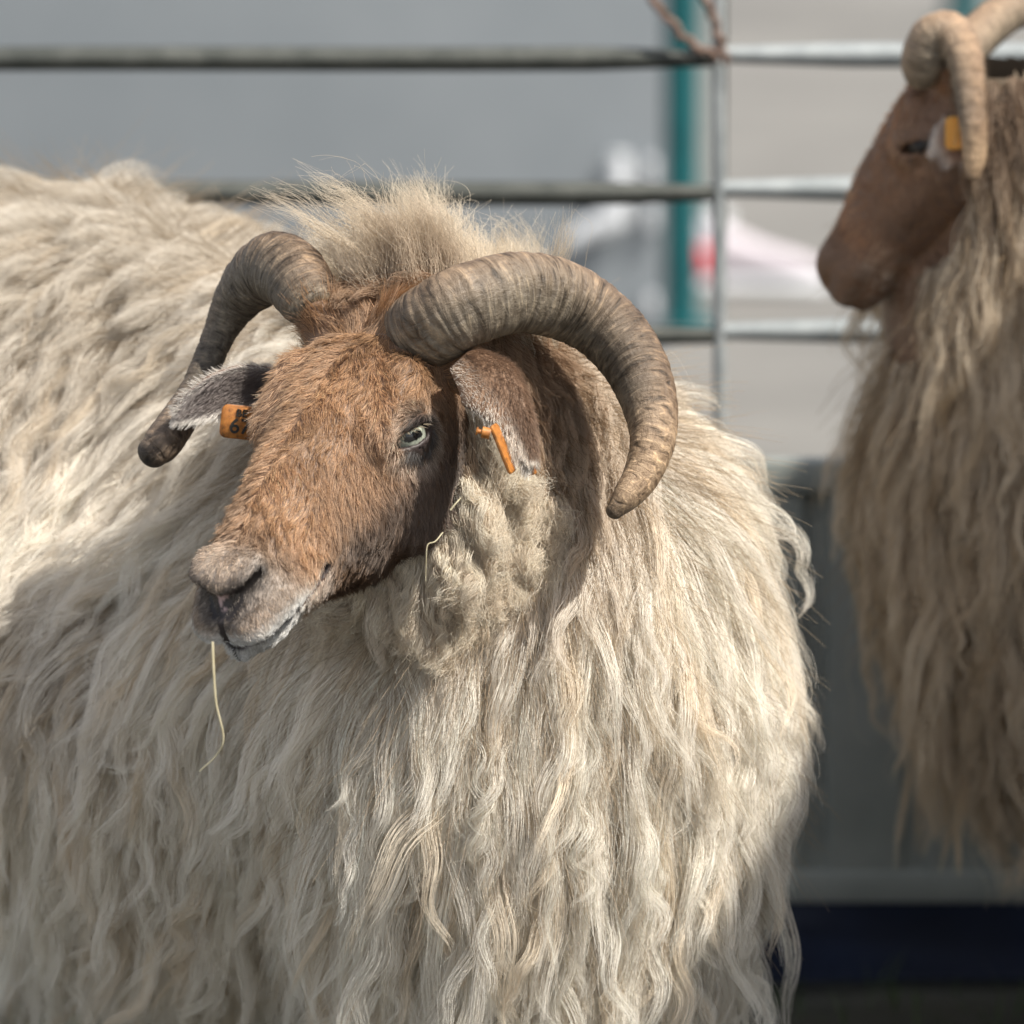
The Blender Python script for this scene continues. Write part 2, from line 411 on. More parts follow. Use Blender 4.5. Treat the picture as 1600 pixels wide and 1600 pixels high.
def head_sdf(f, l, u, eye_a):
    al = np.abs(l); P = (f, al, u)
    t = np.interp(f, *TOP); b = np.interp(f, *BOT); c = (t + b) / 2; h = np.maximum((t - b) / 2, 4)
    v = np.clip((u - c) / h, -1.4, 1.4)
    wm, wt, wb = np.interp(f, *WM), np.interp(f, *WT), np.interp(f, *WB)
    wd = np.maximum(wm + v * (wt - wb) / 2 + v * v * ((wt + wb) / 2 - wm), 5)
    q = ((al / wd) ** 2.5 + np.abs(v) ** 2.5) ** .4
    d = (q - 1) * np.minimum(wd, h)
    e = np.maximum(np.maximum(f - 272, -45 - f), 0); d = np.where(e > 0, np.sqrt(np.maximum(d, 0) ** 2 + e * e), d)
    d = smin(d, ell(P, (81, 47, -34), (28, 19, 21)), 12)
    d = smin(d, cap(P, (50, 47, -10), (98, 47, -19), 12, 9), 16)
    d = smin(d, cap(P, (98, 50, -64), (150, 38, -62), 9, 7), 16)
    d = smin(d, ell(P, (62, 50, -98), (52, 15, 40)), 16)
    d = smin(d, ell(P, (-4, 38, -20), (26, 26, 20)), 16)
    if SLIT[0] >= 0: d = smin(smin(d, ell(P, (243, 18, -12), (16, 10, 9)), 8), ell(P, (245, 0, -14), (18, 20, 11)), 7)
    d = smin(d, ell(P, (234, 22, -45), (30, 17, 14)), 9)
    d = smin(d, ell(P, (261, 11, -47), (16, 18, 15)), 9)
    d = smin(d, ell(P, (238, 0, -69), (30, 25, 10)), 8)
    if SLIT[0] < 0: return head_eye(smax(smin(d, ell(P, (236, 0, -42), (33, 27, 38)), 14), -cap(P, (266, 12, -26), (254, 24, -20), 3.5), 4), P, eye_a)
    # nostril slits, philtrum
    ns = smin(cap(P, (271, 5, -29), (257, 20, -19), 4.6, 6.0), cap(P, (257, 20, -19), (246, 29, -14), 6.0, 4.8), 2)
    d = smax(d, -ns, 3)
    d = smax(d, -cap(P, (277, 0, -28), (278, 0, -52), 2.4), 2.5)
    # mouth slit
    mu = mouth_u(f)
    slit = np.maximum(np.abs(u - mu) - SLIT[0], -(d + 6.5)); slit = np.maximum(slit, 190 - f)
    d = smax(d, -slit, 2.0)
    return head_eye(d, P, eye_a)
def head_eye(d, P, eye_a):
    # socket and almond lids
    n = EYE_N; p = [P[i] - EYE[i] for i in range(3)]
    a = sum(p[i] * eye_a[i] for i in range(3)); eb = np.cross(n, eye_a); bb = sum(p[i] * eb[i] for i in range(3)); nn = sum(p[i] * n[i] for i in range(3))
    r = np.sqrt(sum(x * x for x in p))
    lids = r - 17.2
    d = smin(d, lids, 6)
    am = (np.abs(bb + 1.4) - 4.9 * np.sqrt(np.clip(1 - (a / 18.5) ** 2, 0, 1)))
    am = np.maximum(am, np.abs(a) - 18); am = np.maximum(am, -nn)
    d = smax(d, -am, 2.5); d = np.maximum(d, -(r - 14.7))
    return d

class Field:
    def __init__(s, ax): s.ax = [np.asarray(a, f32) for a in ax]; s.d = None
    def sample(s, P):
        idx, fr = [], []
        for i in range(3):
            a = s.ax[i]; k = np.clip(np.searchsorted(a, P[:, i]) - 1, 0, len(a) - 2)
            idx.append(k); fr.append(np.clip((P[:, i] - a[k]) / (a[k + 1] - a[k]), 0, 1))
        x, y, z = idx; a, b, c = fr; D = s.d; o = 0
        for i in (0, 1):
            for j in (0, 1):
                for k in (0, 1):
                    o = o + D[x + i, y + j, z + k] * (a if i else 1 - a) * (b if j else 1 - b) * (c if k else 1 - c)
        return o
    def grad(s, P, e=.006):
        g = np.stack([s.sample(P + np.eye(3)[i] * e) - s.sample(P - np.eye(3)[i] * e) for i in range(3)], 1)
        return unit(g)

def axis(lo, hi, a, b, fine, coarse):
    return np.concatenate([np.linspace(lo, a, max(2, int((a - lo) / coarse)), endpoint=False), np.arange(a, b, fine), np.linspace(b, hi, max(2, int((hi - b) / coarse)))])

def surface_nets(fd):
    D = fd.d; X, Y, Z = fd.ax; S = D < 0; n = D.shape
    def C(a, i, j, k): return a[i:n[0] - 1 + i, j:n[1] - 1 + j, k:n[2] - 1 + k]
    cnt = sum(C(S, i, j, k).astype(np.int8) for i in (0, 1) for j in (0, 1) for k in (0, 1))
    act = (cnt > 0) & (cnt < 8); ci = np.argwhere(act)
    vid = np.full(act.shape, -1, np.int32); vid[act] = np.arange(len(ci))
    cs = [(i, j, k) for i in (0, 1) for j in (0, 1) for k in (0, 1)]
    acc = np.zeros((len(ci), 3)); num = np.zeros(len(ci))
    def pos(I): return np.stack([X[I[:, 0]], Y[I[:, 1]], Z[I[:, 2]]], 1)
    for a in range(8):
        for b in range(a + 1, 8):
            if sum(abs(cs[a][q] - cs[b][q]) for q in range(3)) != 1: continue
            A, B = ci + np.array(cs[a]), ci + np.array(cs[b])
            da, db = D[tuple(A.T)], D[tuple(B.T)]; m = (da < 0) != (db < 0)
            t = np.where(m, da / np.where(m, da - db, 1), 0)[:, None]
            acc += np.where(m[:, None], pos(A) * (1 - t) + pos(B) * t, 0); num += m
    V = acc / num[:, None]
    Q = []
    for ax in range(3):
        o = [q for q in range(3) if q != ax]
        sl0 = [slice(None)] * 3; sl1 = [slice(None)] * 3
        sl0[ax] = slice(0, -1); sl1[ax] = slice(1, None)
        ch = S[tuple(sl0)] != S[tuple(sl1)]; E = np.argwhere(ch)
        E = E[(E[:, o[0]] > 0) & (E[:, o[1]] > 0) & (E[:, o[0]] < n[o[0]] - 1) & (E[:, o[1]] < n[o[1]] - 1)]
        ins = S[tuple(E.T)]
        q = []
        for du, dv in ((0, 0), (1, 0), (1, 1), (0, 1)):
            e = E.copy(); e[:, o[0]] -= du; e[:, o[1]] -= dv; q.append(vid[tuple(e.T)])
        q = np.stack(q, 1); fl = ins if ax != 1 else ~ins
        q[fl] = q[fl][:, ::-1]; Q.append(q)
    F = np.concatenate(Q)
    return V, F

def head_frame(yaw, pitch, roll):
    y, p, r = radians(yaw), radians(pitch), radians(roll)
    Fv = np.array([-sin(y) * cos(p), -cos(y) * cos(p), -sin(p)]); L = np.array([cos(y), -sin(y), 0]); U = np.cross(Fv, L)
    return Fv, L * cos(r) - U * sin(r), U * cos(r) + L * sin(r)

class Sheep: horns = ()
def sheep_field(o, head, trunk, extra, box, fine, coarse, fine_n):
    s = Sheep(); s.O = np.array(o); s.s = head['scale'] / 1000.; s.F, s.L, s.U = head_frame(head['yaw'], head['pitch'], head['roll'])
    s.R = np.stack([s.F, s.L, s.U])            # world -> local rows
    s.eye_a = None
    av = s.R @ np.array(head['slit']); av = av - EYE_N * (av @ EYE_N); s.eye_a = unit(av)
    hb = np.array([s.world(np.array([[f, l, u]]))[0] for f in (-60, 285) for l in (-75, 75) for u in (-140, 40)]) if False else None
    cor = np.array([[f, l, u] for f in (-55, 283) for l in (-72, 72) for u in (-135, 35)], float) * s.s @ s.R + s.O
    lo, hi = cor.min(0), cor.max(0)
    ax = [axis(box[i][0], box[i][1], max(lo[i], box[i][0] + .02), min(hi[i], box[i][1] - .02), fine, coarse) for i in range(3)]
    fd = Field(ax); X, Y, Z = [a.astype(f32) for a in fd.ax]
    P = [X[:, None, None], Y[None, :, None], Z[None, None, :]]
    d = trunk(P)
    sl = tuple(slice(np.searchsorted(fd.ax[i], lo[i]), np.searchsorted(fd.ax[i], hi[i])) for i in range(3))
    q = [P[0][sl[0]] - s.O[0], P[1][:, sl[1]] - s.O[1], P[2][:, :, sl[2]] - s.O[2]]
    loc = [((q[0] * s.R[i, 0] + q[1] * s.R[i, 1] + q[2] * s.R[i, 2]) / s.s).astype(f32) for i in range(3)]
    hd = head_sdf(loc[0], loc[1], loc[2], s.eye_a) * s.s
    k = .03 * np.clip((60 - loc[0]) / 60, 0, 1) + .0005
    d[sl] = smin(d[sl], hd, k)
    for b_, r_ in (extra or ()):                                  # bony cores of the horns
        c_ = to_world(s, np.array([[10., np.sign(to_local(s, np.array([b_]))[0, 1]) * 26, -32]]))[0]
        d[sl] = smin(d[sl], cap([P[0][sl[0]], P[1][:, sl[1]], P[2][:, :, sl[2]]], c_, b_, r_ * .8, r_), .016)
    fd.d = d.astype(f32); s.fd = fd
    return s
def to_local(s, P): return ((P - s.O) @ s.R.T) / s.s
def to_world(s, Q): return (np.asarray(Q, float) * s.s) @ s.R + s.O

# ------------------------------------------------------------------ hair
class Hairs:
    """collects strands: all with the same number of points"""
    def __init__(s): s.P, s.R, s.C = [], [], []
    def add(s, P, R, C): s.P.append(P.astype(f32)); s.R.append(R.astype(f32)); s.C.append(C.astype(f32))
    def build(s, name, mat, parent, off):
        if not s.P: return None
        cu = bpy.data.hair_curves.new(name); sizes = []
        for P in s.P: sizes += [P.shape[1]] * P.shape[0]
        cu.add_curves(sizes)
        pos = np.concatenate([P.reshape(-1, 3) for P in s.P]) - np.asarray(off, f32)
        cu.attributes['position'].data.foreach_set('vector', pos.astype(f32).ravel())
        ra = cu.attributes.get('radius') or cu.attributes.new('radius', 'FLOAT', 'POINT')
        ra.data.foreach_set('value', np.concatenate([r.ravel() for r in s.R]))
        ca = cu.attributes.new('hair_color', 'FLOAT_COLOR', 'CURVE')
        c = np.concatenate(s.C); ca.data.foreach_set('color', np.concatenate([c, np.ones((len(c), 1), f32)], 1).astype(f32).ravel())
        cu.materials.append(mat)
        o = bpy.data.objects.new(name, cu); COL.objects.link(o); o.parent = parent
        return o

def sample_mesh(V, F, wfun, n, rng):
    T = np.concatenate([F[:, [0, 1, 2]], F[:, [0, 2, 3]]])
    a, b, c = V[T[:, 0]], V[T[:, 1]], V[T[:, 2]]
    A = np.linalg.norm(np.cross(b - a, c - a), axis=1) / 2; cen = (a + b + c) / 3
    wgt = A * wfun(cen); p = wgt / wgt.sum()
    k = rng.choice(len(T), n, p=p); r = rng.random((n, 2)); m = r.sum(1) > 1; r[m] = 1 - r[m]
    return a[k] + (b[k] - a[k]) * r[:, :1] + (c[k] - a[k]) * r[:, 1:]

def smooth_noise(n, K, rng, knots=4):
    """n random smooth 3-vectors along K points"""
    c = rng.normal(size=(n, knots, 3)); x = np.linspace(0, knots - 1.001, K); i = x.astype(int); t = (x - i); t = t * t * (3 - 2 * t)
    return c[:, i] * (1 - t)[None, :, None] + c[:, np.minimum(i + 1, knots - 1)] * t[None, :, None]

def grow(fd, root, nrm, length, K, target, lift, offs, follow, jit=.15, rng=RNG):
    """guide curves: leave along the normal, turn to target(p, n), never enter the body"""
    n = len(root); p = root.copy(); out = [p.copy()]; dr = unit(nrm * lift[:, None] + target(p, nrm, 0.) * (1 - lift[:, None]))
    st = (length / (K - 1))[:, None]
    wob = smooth_noise(n, K, rng, 4) * jit
    for k in range(1, K):
        nn = fd.grad(p); t = target(p, nn, k / (K - 1))
        dr = unit(dr * (1 - follow) + (t + wob[:, k]) * follow)
        p = p + dr * st
        d = fd.sample(p); want = offs * min(1, 1.6 * k / (K - 1)) ** .7
        push = np.maximum(want - d, 0)[:, None]; p = p + fd.grad(p) * push * .8
        out.append(p.copy())
    return np.stack(out, 1)

def frames(G, ref):
    T = np.gradient(G, axis=1); T = unit(T)
    S = unit(np.cross(T, ref[:, None, :])); B = np.cross(S, T)
    return T, S, B

def wave(G, ref, amp, lam, length, rng, ramp=.8, helix=.6):
    n, K, _ = G.shape; T, S, B = frames(G, ref); s = np.linspace(0, 1, K)[None, :]
    ph = rng.random((n, 1)) * 6.28; L = length[:, None]
    x = 2 * pi * s * L / lam[:, None] * (1 + .35 * rng.normal(size=(n, 1)) * s) + ph
    A = amp[:, None] * s ** ramp
    return G + (S * np.sin(x)[..., None] + B * (helix * np.cos(x))[..., None]) * A[..., None]

def children(G, ref, nc, rad, tip, frizz, rng, lenvar=.25, fly=.05, K2=None, power=1.0):
    """nc strands round every guide, drawn together towards the tip"""
    n, K, _ = G.shape
    T, S, B = frames(G, ref)
    a = rng.random((n, nc)) * 6.28; r = np.sqrt(rng.random((n, nc))) * rad[:, None]
    ox, oy = np.cos(a) * r, np.sin(a) * r
    s = np.linspace(0, 1, K)
    tipv = tip[:, None, None] * np.ones((1, nc, 1))
    fl = rng.random((n, nc, 1)) < fly; tipv = np.where(fl, 1.3, tipv)
    prof = 1 + (tipv - 1) * (s[None, None, :] ** power)
    st = S[:, None] * 0
    P = G[:, None] + S[:, None] * (ox[..., None] * prof)[..., None] + B[:, None] * (oy[..., None] * prof)[..., None]
    nz = smooth_noise(n * nc, K, rng, 6).reshape(n, nc, K, 3)
    P = P + nz * (frizz * (s ** .8))[None, None, :, None] * np.where(fl, 3., 1.)[..., None]
    # strands end at different lengths
    ln = 1 - rng.random((n, nc)) ** 1.5 * lenvar
    x = ln[..., None] * np.linspace(0, 1, K) * (K - 1); i = np.minimum(x.astype(int), K - 2); t = (x - i)[..., None]
    P = P.reshape(n * nc, K, 3); i = i.reshape(n * nc, K); t = t.reshape(n * nc, K, 1); rows = np.arange(n * nc)[:, None]
    return P[rows, i] * (1 - t) + P[rows, i + 1] * t

def taper(n, K, r0, r1, rng): return (r0 * (1 - np.linspace(0, 1, K) ** 1.5) + r1 * np.linspace(0, 1, K) ** 1.5)[None, :] * rng.uniform(.7, 1.25, (n, 1))

# ------------------------------------------------------------------ colours of coat and skin (the animal's own; skin under wool darkened as shade)
def lerp(a, b, t): return a + (np.asarray(b) - a) * t[:, None]
def sstep(a, b, x): t = np.clip((x - a) / (b - a), 0, 1); return t * t * (3 - 2 * t)
def face_color(Q, dark=1.0):
    f, l, u = Q.T; al = np.abs(l)
    c = np.tile(np.array([.47, .285, .155]), (len(Q), 1))
    c = lerp(c, (.40, .235, .12), sstep(60, 10, f) * sstep(-60, -20, u))
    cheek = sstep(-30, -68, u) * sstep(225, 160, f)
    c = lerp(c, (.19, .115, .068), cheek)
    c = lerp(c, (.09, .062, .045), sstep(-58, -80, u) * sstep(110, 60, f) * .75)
    c = lerp(c, (.42, .34, .27), sstep(205, 235, f) * .8)
    c = lerp(c, (.80, .80, .78), sstep(205, 238, f) * sstep(-37, -51, u) * .9)
    c = lerp(c, (.8, .78, .74), sstep(185, 195, f) * sstep(-44, -50, u) * sstep(10, 16, al) * .35)
    c = lerp(c, (.06, .05, .045), sstep(13, 3, np.minimum(cap((f, al, u), (271, 5, -29), (257, 20, -19), 4.6, 6.0), cap((f, al, u), (257, 20, -19), (246, 29, -14), 6.0, 4.8))) * .8)
    mot = .5 + .5 * np.sin(f * .07 + 2 * np.sin(l * .06 + 1)) * np.sin(l * .11 + u * .05); c = c * (.80 + .36 * mot)[:, None]
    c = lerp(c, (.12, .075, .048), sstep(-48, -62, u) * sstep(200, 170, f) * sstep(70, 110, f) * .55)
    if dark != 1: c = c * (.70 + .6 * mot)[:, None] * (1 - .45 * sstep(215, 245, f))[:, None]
    e = np.linalg.norm(np.stack([f, al, u], 1) - EYE, axis=1)
    c = lerp(c, (.55, .46, .38), sstep(33, 24, e) * .6)
    c = lerp(c, (.05, .04, .035), sstep(24, 19, e))
    return c * dark * (1. if dark == 1 else np.array([1.1, .92, .76]))
def skin_color(Q, P):
    if SLIT[0] < 0: return np.where((Q[:, 0] > wool_front(Q))[:, None], np.array([.16, .088, .05]), np.array([.17, .13, .09]))
    f, l, u = Q.T; al = np.abs(l)
    c = np.tile(np.array([.17, .10, .06]), (len(Q), 1)); wool = np.tile(np.array([.17, .13, .09]), (len(Q), 1))
    fw = wool_front(Q)
    c = lerp(c, (.17, .13, .09), sstep(8, -12, f - fw)) if True else c
    c = lerp(c, (.26, .215, .18), sstep(222, 240, f))
    c = lerp(c, (.50, .48, .46), sstep(222, 238, f) * sstep(-38, -46, u))
    c = lerp(c, (.05, .042, .04), sstep(250, 256, f) * sstep(-14, -18, u) * sstep(-38, -32, u) * sstep(16, 10, al))
    P3 = (f, al, u); ns = np.minimum(cap(P3, (271, 5, -29), (257, 20, -19), 4.6, 6.0), cap(P3, (257, 20, -19), (246, 29, -14), 6.0, 4.8))
    c = lerp(c, (.035, .028, .028), sstep(258, 263, f) * sstep(4, 2.5, al) * sstep(-18, -22, u)); c = lerp(c, (.016, .012, .012), sstep(3.0, 1.0, ns))
    pk = (np.sin(l * .33 + 2) + np.sin(u * .31 + 1.2) + .6 * np.sin(l * .8 - u * .6) > -.1) * sstep(256, 260, f) * sstep(0, -2, al - (2.5 + (u + 33) * .55)) * sstep(-33, -31, u) * sstep(-16, -18, u)
    c = lerp(c, (.50, .36, .35), pk)
    mo = sstep(7, 3, np.abs(u - mouth_u(f))) * sstep(186, 193, f)
    c = lerp(c, (.022, .016, .018), mo)
    e = np.linalg.norm(np.stack([f, al, u], 1) - EYE, axis=1)
    c = lerp(c, (.035, .025, .024), sstep(23, 18, e))
    return c
def wool_front(Q):
    f, l, u = Q.T
    below = u < np.interp(f, *BOT) - (9 if SLIT[0] > 0 else 9 + 7 * sstep(150, 190, f))            # throat, not jaw
    return np.where(below & (f < 215), 400., _wf(u))
def _wf(u):
    return np.interp(u, [-150, -130, -110, -75, -45, -15, 5, 20], [160, 135, 95, 45, 8, -8, -14, -22])

# ------------------------------------------------------------------ pieces: horn, ear, eye, tag
def catmull(P, n):
    P = np.asarray(P, float); Q = np.vstack([2 * P[0] - P[1], P, 2 * P[-1] - P[-2]]); out = []
    m = len(P) - 1
    for x in np.linspace(0, m - 1e-6, n):
        i = int(x); t = x - i; a, b, c, d = Q[i:i + 4]
        out.append(.5 * (2 * b + (c - a) * t + (2 * a - 5 * b + 4 * c - d) * t * t + (3 * b - a - 3 * c + d) * t ** 3))
    return np.array(out)
def horn(path, parent, off, seed, pale=1.0, n=340, m=40, mat='horn', tipc=(.40, .285, .185)):
    r = np.random.default_rng(seed); C = catmull(path, n - 14); P = C[:, :3]; R = np.maximum(C[:, 3], .002)
    te = unit((P[-1] - P[-4])[None])[0]; xr = np.sin(np.linspace(.1, 1.52, 12))          # a rounded tip, and the root closed inside the skull
    P = np.concatenate([P[:1] - unit((P[3] - P[0])[None]) * .004, P[:1] - unit((P[3] - P[0])[None]) * .0035, P, P[-1] + te * (xr * R[-1] * .9)[:, None]]); R = np.concatenate([[R[0] * .3, R[0] * .9], R, R[-1] * np.sqrt(1 - xr ** 2)])
    R = R * (.84 + .16 * np.clip(np.arange(len(R)) / len(R) / .06, 0, 1))
    T = unit(np.gradient(P, axis=0)); ref = np.array([0, -1., 0]); V = []; col = []; uv = []
    pl = unit(np.cross(P[0] - P[n // 2], P[-1] - P[n // 2])[None])[0]
    s = np.concatenate([[0], np.cumsum(np.linalg.norm(np.diff(P, axis=0), axis=1))]); sl = s / s[-1]
    ringx = s / .0042; ph = np.cumsum(r.normal(0, .25, n)) * .25
    groove = (.5 + .5 * np.sin(2 * pi * ringx + ph * 4)) ** 3 * .5 + .7 * (.5 + .5 * np.sin(2 * pi * s / .017 + ph * 3)) ** 6
    for i in range(n):
        A = unit((pl - T[i] * (pl @ T[i]))[None])[0]; B = np.cross(T[i], A)
        for k in range(m):
            q = 2 * pi * k / m; ca, sa = cos(q), sin(q)
            kx = 1 + .05 * cos(2 * q) + .035 * cos(3 * q + .6)
            amp = (.047 + .012 * sin(s[i] * 61 + seed)) * min(1, (1 - sl[i]) * 3.2) * min(1, .25 + sl[i] * 5)
            g = groove[i] * (1 + .5 * sin(2 * q + ph[i])) + .25 * sin(7 * q + ph[i] * 9) * sin(s[i] * 420 + 3 * q)
            rr = R[i] * kx * (1 - amp * g)
            if sl[i] < .07: rr *= 1 + (.07 - sl[i]) / .07 * (.05 * sin(9 * q + seed) * sin(5 * q + s[i] * 900) + .03 * sin(23 * q - s[i] * 1300))
            V.append(P[i] + (A * ca * .92 + B * sa) * rr)
            up = (B * sa + A * ca)[2]
            c = np.array([.165, .139, .106])
            c = c + (np.array([.235, .155, .098]) - c) * max(0, min(1, .5 * sa * sgn(B, P, i) + .35))
            band = math.exp(-((sl[i] - .66) / .10) ** 2); c = c * (1 - .35 * band)
            tip = max(0, min(1, (sl[i] - .76) / .12)); c = c + (np.array(tipc) - c) * tip
            c = c * (1 - .75 * max(0, min(1, (sl[i] - .955) / .04)))
            base = max(0, 1 - sl[i] / .06); c = c + (np.array([.36, .30, .22]) * (.55 + .5 * sin(13 * q + s[i] * 900) * sin(29 * q - s[i] * 500)) - c) * base
            col.append(np.clip(c * pale, 0.01, .9)); uv.append((s[i] / .5, ca, sa))
    F = [(i * m + k, i * m + (k + 1) % m, (i + 1) * m + (k + 1) % m, (i + 1) * m + k) for i in range(n - 1) for k in range(m)]
    V.append(P[-1] + T[-1] * R[-1] * .6); col.append(col[-1]); uv.append(uv[-1]); F2 = [((n - 1) * m + k, (n - 1) * m + (k + 1) % m, len(V) - 1) for k in range(m)]
    me = mesh_np('horn', np.array(V) - off, F + F2)
    a = me.color_attributes.new('horn_color', 'FLOAT_COLOR', 'POINT'); a.data.foreach_set('color', np.concatenate([np.array(col), np.ones((len(col), 1))], 1).ravel())
    b = me.attributes.new('horn_uv', 'FLOAT_VECTOR', 'POINT'); b.data.foreach_set('vector', np.array(uv).ravel())
    return link('horn', me, M[mat], parent)
def sgn(B, P, i):          # does +B point to the outer side of the coil?
    c = P.mean(0); return 1 if (P[i] - c) @ B > 0 else -1

def ear(spine, wid, side, cupv, parent, off, fur, rng, thick=.0035, c_out=(.2, .12, .075), c_in=(.13, .1, .09), rim=(.62, .58, .52), cupk=.5, flen=1.0):
    """leaf-shaped cupped ear; spine: base..tip, side: width direction at every spine point, cupv: the way the hollow faces"""
    nS, nW = 34, 17; S = catmull(spine, nS); Wd = np.interp(np.linspace(0, 1, nS), np.linspace(0, 1, len(wid)), wid)
    sd = unit(catmull(side, nS)); cv = unit(catmull(cupv, nS)); V = np.zeros((nS, nW, 3))
    for i in range(nS):
        for j in range(nW):
            x = 2 * j / (nW - 1) - 1
            V[i, j] = S[i] + sd[i] * Wd[i] * x + cv[i] * cupk * Wd[i] * (x * x - (.35 if cupk < 1.2 else 0))
    nr = unit(np.cross(np.gradient(V, axis=0), np.gradient(V, axis=1)))
    if (nr[nS // 2, nW // 2] @ cv[nS // 2]) < 0: nr = -nr
    A, B = V + nr * thick / 2, V - nr * thick / 2; X = np.concatenate([A.reshape(-1, 3), B.reshape(-1, 3)]); F = []; q = nS * nW
    for i in range(nS - 1):
        for j in range(nW - 1):
            a = i * nW + j; F.append((a, a + 1, a + nW + 1, a + nW)); F.append((q + a, q + a + nW, q + a + nW + 1, q + a + 1))
    for i in range(nS - 1):
        for j in (0, nW - 1): a = i * nW + j; F.append((a, a + nW, q + a + nW, q + a) if j == 0 else (a, q + a, q + a + nW, a + nW))
    for i in (0, nS - 1):
        for j in range(nW - 1): a = i * nW + j; F.append((a, q + a, q + a + 1, a + 1))
    me = mesh_np('ear', X - off, F); bm = bmesh.new(); bm.from_mesh(me); bmesh.ops.recalc_face_normals(bm, faces=bm.faces); bm.to_mesh(me); bm.free()
    col = np.concatenate([np.tile(np.array(c_in) * .8, (q, 1)), np.tile(np.array(c_out) * .8, (q, 1))])
    a = me.color_attributes.new('skin_color', 'FLOAT_COLOR', 'POINT'); a.data.foreach_set('color', np.concatenate([col, np.ones((2 * q, 1))], 1).ravel())
    o = link('ear', me, M['skin'], parent)
    H = Hairs(); n = int(fur * max(HAIR, .05)); K = 6
    for sgnn, cc in ((1, c_in), (-1, c_out)):
        i = rng.random(n) * (nS - 1.01); j = rng.random(n) * (nW - 1.01); i0, j0 = i.astype(int), j.astype(int)
        ti, tj = (i - i0)[:, None], (j - j0)[:, None]
        bl = lambda Z: (Z[i0, j0] * (1 - ti) * (1 - tj) + Z[i0 + 1, j0] * ti * (1 - tj) + Z[i0, j0 + 1] * (1 - ti) * tj + Z[i0 + 1, j0 + 1] * ti * tj)
        x = 2 * j / (nW - 1) - 1; edge = np.maximum(np.maximum(sstep(.78, .98, x), sstep(.60, .92, -x)), sstep(.9, 1, i / (nS - 1)))
        p = bl(V) + sgnn * bl(nr) * thick / 2; along = unit(np.gradient(S, axis=0))[i0]
        dr = unit(along * .9 + sgnn * bl(nr) * .45 + sd[i0] * np.sign(x)[:, None] * (edge * .9)[:, None] + rng.normal(0, .18, (n, 3)))
        ln = flen * rng.uniform(.006, .012, n) * (1 + (.5 if sgnn > 0 else 0)); t = np.linspace(0, 1, K)[None, :, None]
        P = p[:, None] + dr[:, None] * t * ln[:, None, None] + along[:, None] * t * t * ln[:, None, None] * .3
        c = lerp(np.tile(np.array(cc), (n, 1)), rim, edge * .9) * rng.uniform(.65, 1.3, (n, 1))
        H.add(P, taper(n, K, .00016, .00005, rng), c)
    H.build('ear_fur', M['fur'], o, off)
    return o

def eyeball(s, side, parent, off, dim=1.0):
    sg = np.array([1, side, 1.]); C = to_world(s, (EYE * sg)[None])[0]; n = s.R.T @ (EYE_N * sg); a = s.R.T @ (s.eye_a * sg); b = np.cross(n, a)
    if b[2] < 0: b = -b
    R = 14.6 * s.s; bm = bmesh.new(); bmesh.ops.create_icosphere(bm, subdivisions=5, radius=1)
    me = bpy.data.meshes.new('eye'); V = np.array([v.co[:] for v in bm.verts]); bm.to_mesh(me); bm.free()
    la, lb, ln = V @ np.array([1, 0, 0]), V @ np.array([0, 1, 0]), V @ np.array([0, 0, 1])
    gl = 1 + .06 * np.clip((ln - .72) / .28, 0, 1)                      # cornea
    W = C + (la[:, None] * a + lb[:, None] * b + ln[:, None] * n) * R * gl[:, None]
    me.vertices.foreach_set('co', (W - off).ravel()); me.update()
    r = np.sqrt(la ** 2 + lb ** 2); c = np.tile(np.array([.35, .3, .26]), (len(V), 1)); c[ln < 0] = .2
    iris = (r < .80) & (ln > 0); an = np.arctan2(lb, la)
    ic = np.array([.37, .40, .33]) * (1 + .12 * np.sin(an * 31) + .1 * np.sin(an * 57 + 1))[:, None] * (.75 + .35 * r)[:, None]
    c[iris] = ic[iris]; c[(r > .72) & iris] *= .45; c[(r > .80) & (r < .9)] = (.05, .04, .035)
    pu = (np.abs(la) < .5) & (np.abs(lb - .10) < .20 * np.sqrt(np.clip(1 - (la / .5) ** 4, 0, 1))) & (ln > 0); c[pu] = .006
    c = c * dim
    at_ = me.color_attributes.new('eye_color', 'FLOAT_COLOR', 'POINT'); at_.data.foreach_set('color', np.concatenate([c, np.ones((len(c), 1))], 1).ravel())
    o = link('eye', me, M['eye'] if dim == 1 else M['eye_dull'], parent); tag(o, 'pale blue green eye with a dark slit pupil')
    # lashes on the upper lid, short pale hairs on the lower
    H = Hairs(); K = 7; r_ = np.random.default_rng(5); m = 34
    x = r_.uniform(-.72, .72, m); y = 4.2 * np.sqrt(1 - x * x) ; base = np.stack([x * 16.5, y + 1.6], 1)
    z = np.sqrt(np.maximum(16.8 ** 2 - base[:, 0] ** 2 - base[:, 1] ** 2, 1))
    p = C + (base[:, :1] * a + (base[:, 1:] + .8) * b + z[:, None] * n) * s.s
    t = np.linspace(0, 1, K)[None, :, None]; ln_ = (r_.uniform(5.5, 8.5, m) * s.s)[:, None, None]
    d0 = unit(n[None] * .9 + b[None] * .05 + a[None] * x[:, None] * .5 + r_.normal(0, .08, (m, 3)))
    P = p[:, None] + d0[:, None] * t * ln_ - b[None, None] * t * t * ln_ * .15
    H.add(P, taper(m, K, .00022, .00006, r_), np.tile([.62, .52, .38], (m, 1)) * r_.uniform(.5, 1.1, (m, 1)))
    if dim == 1: H.build('eyelashes', M['fur'], o, off)
    return o

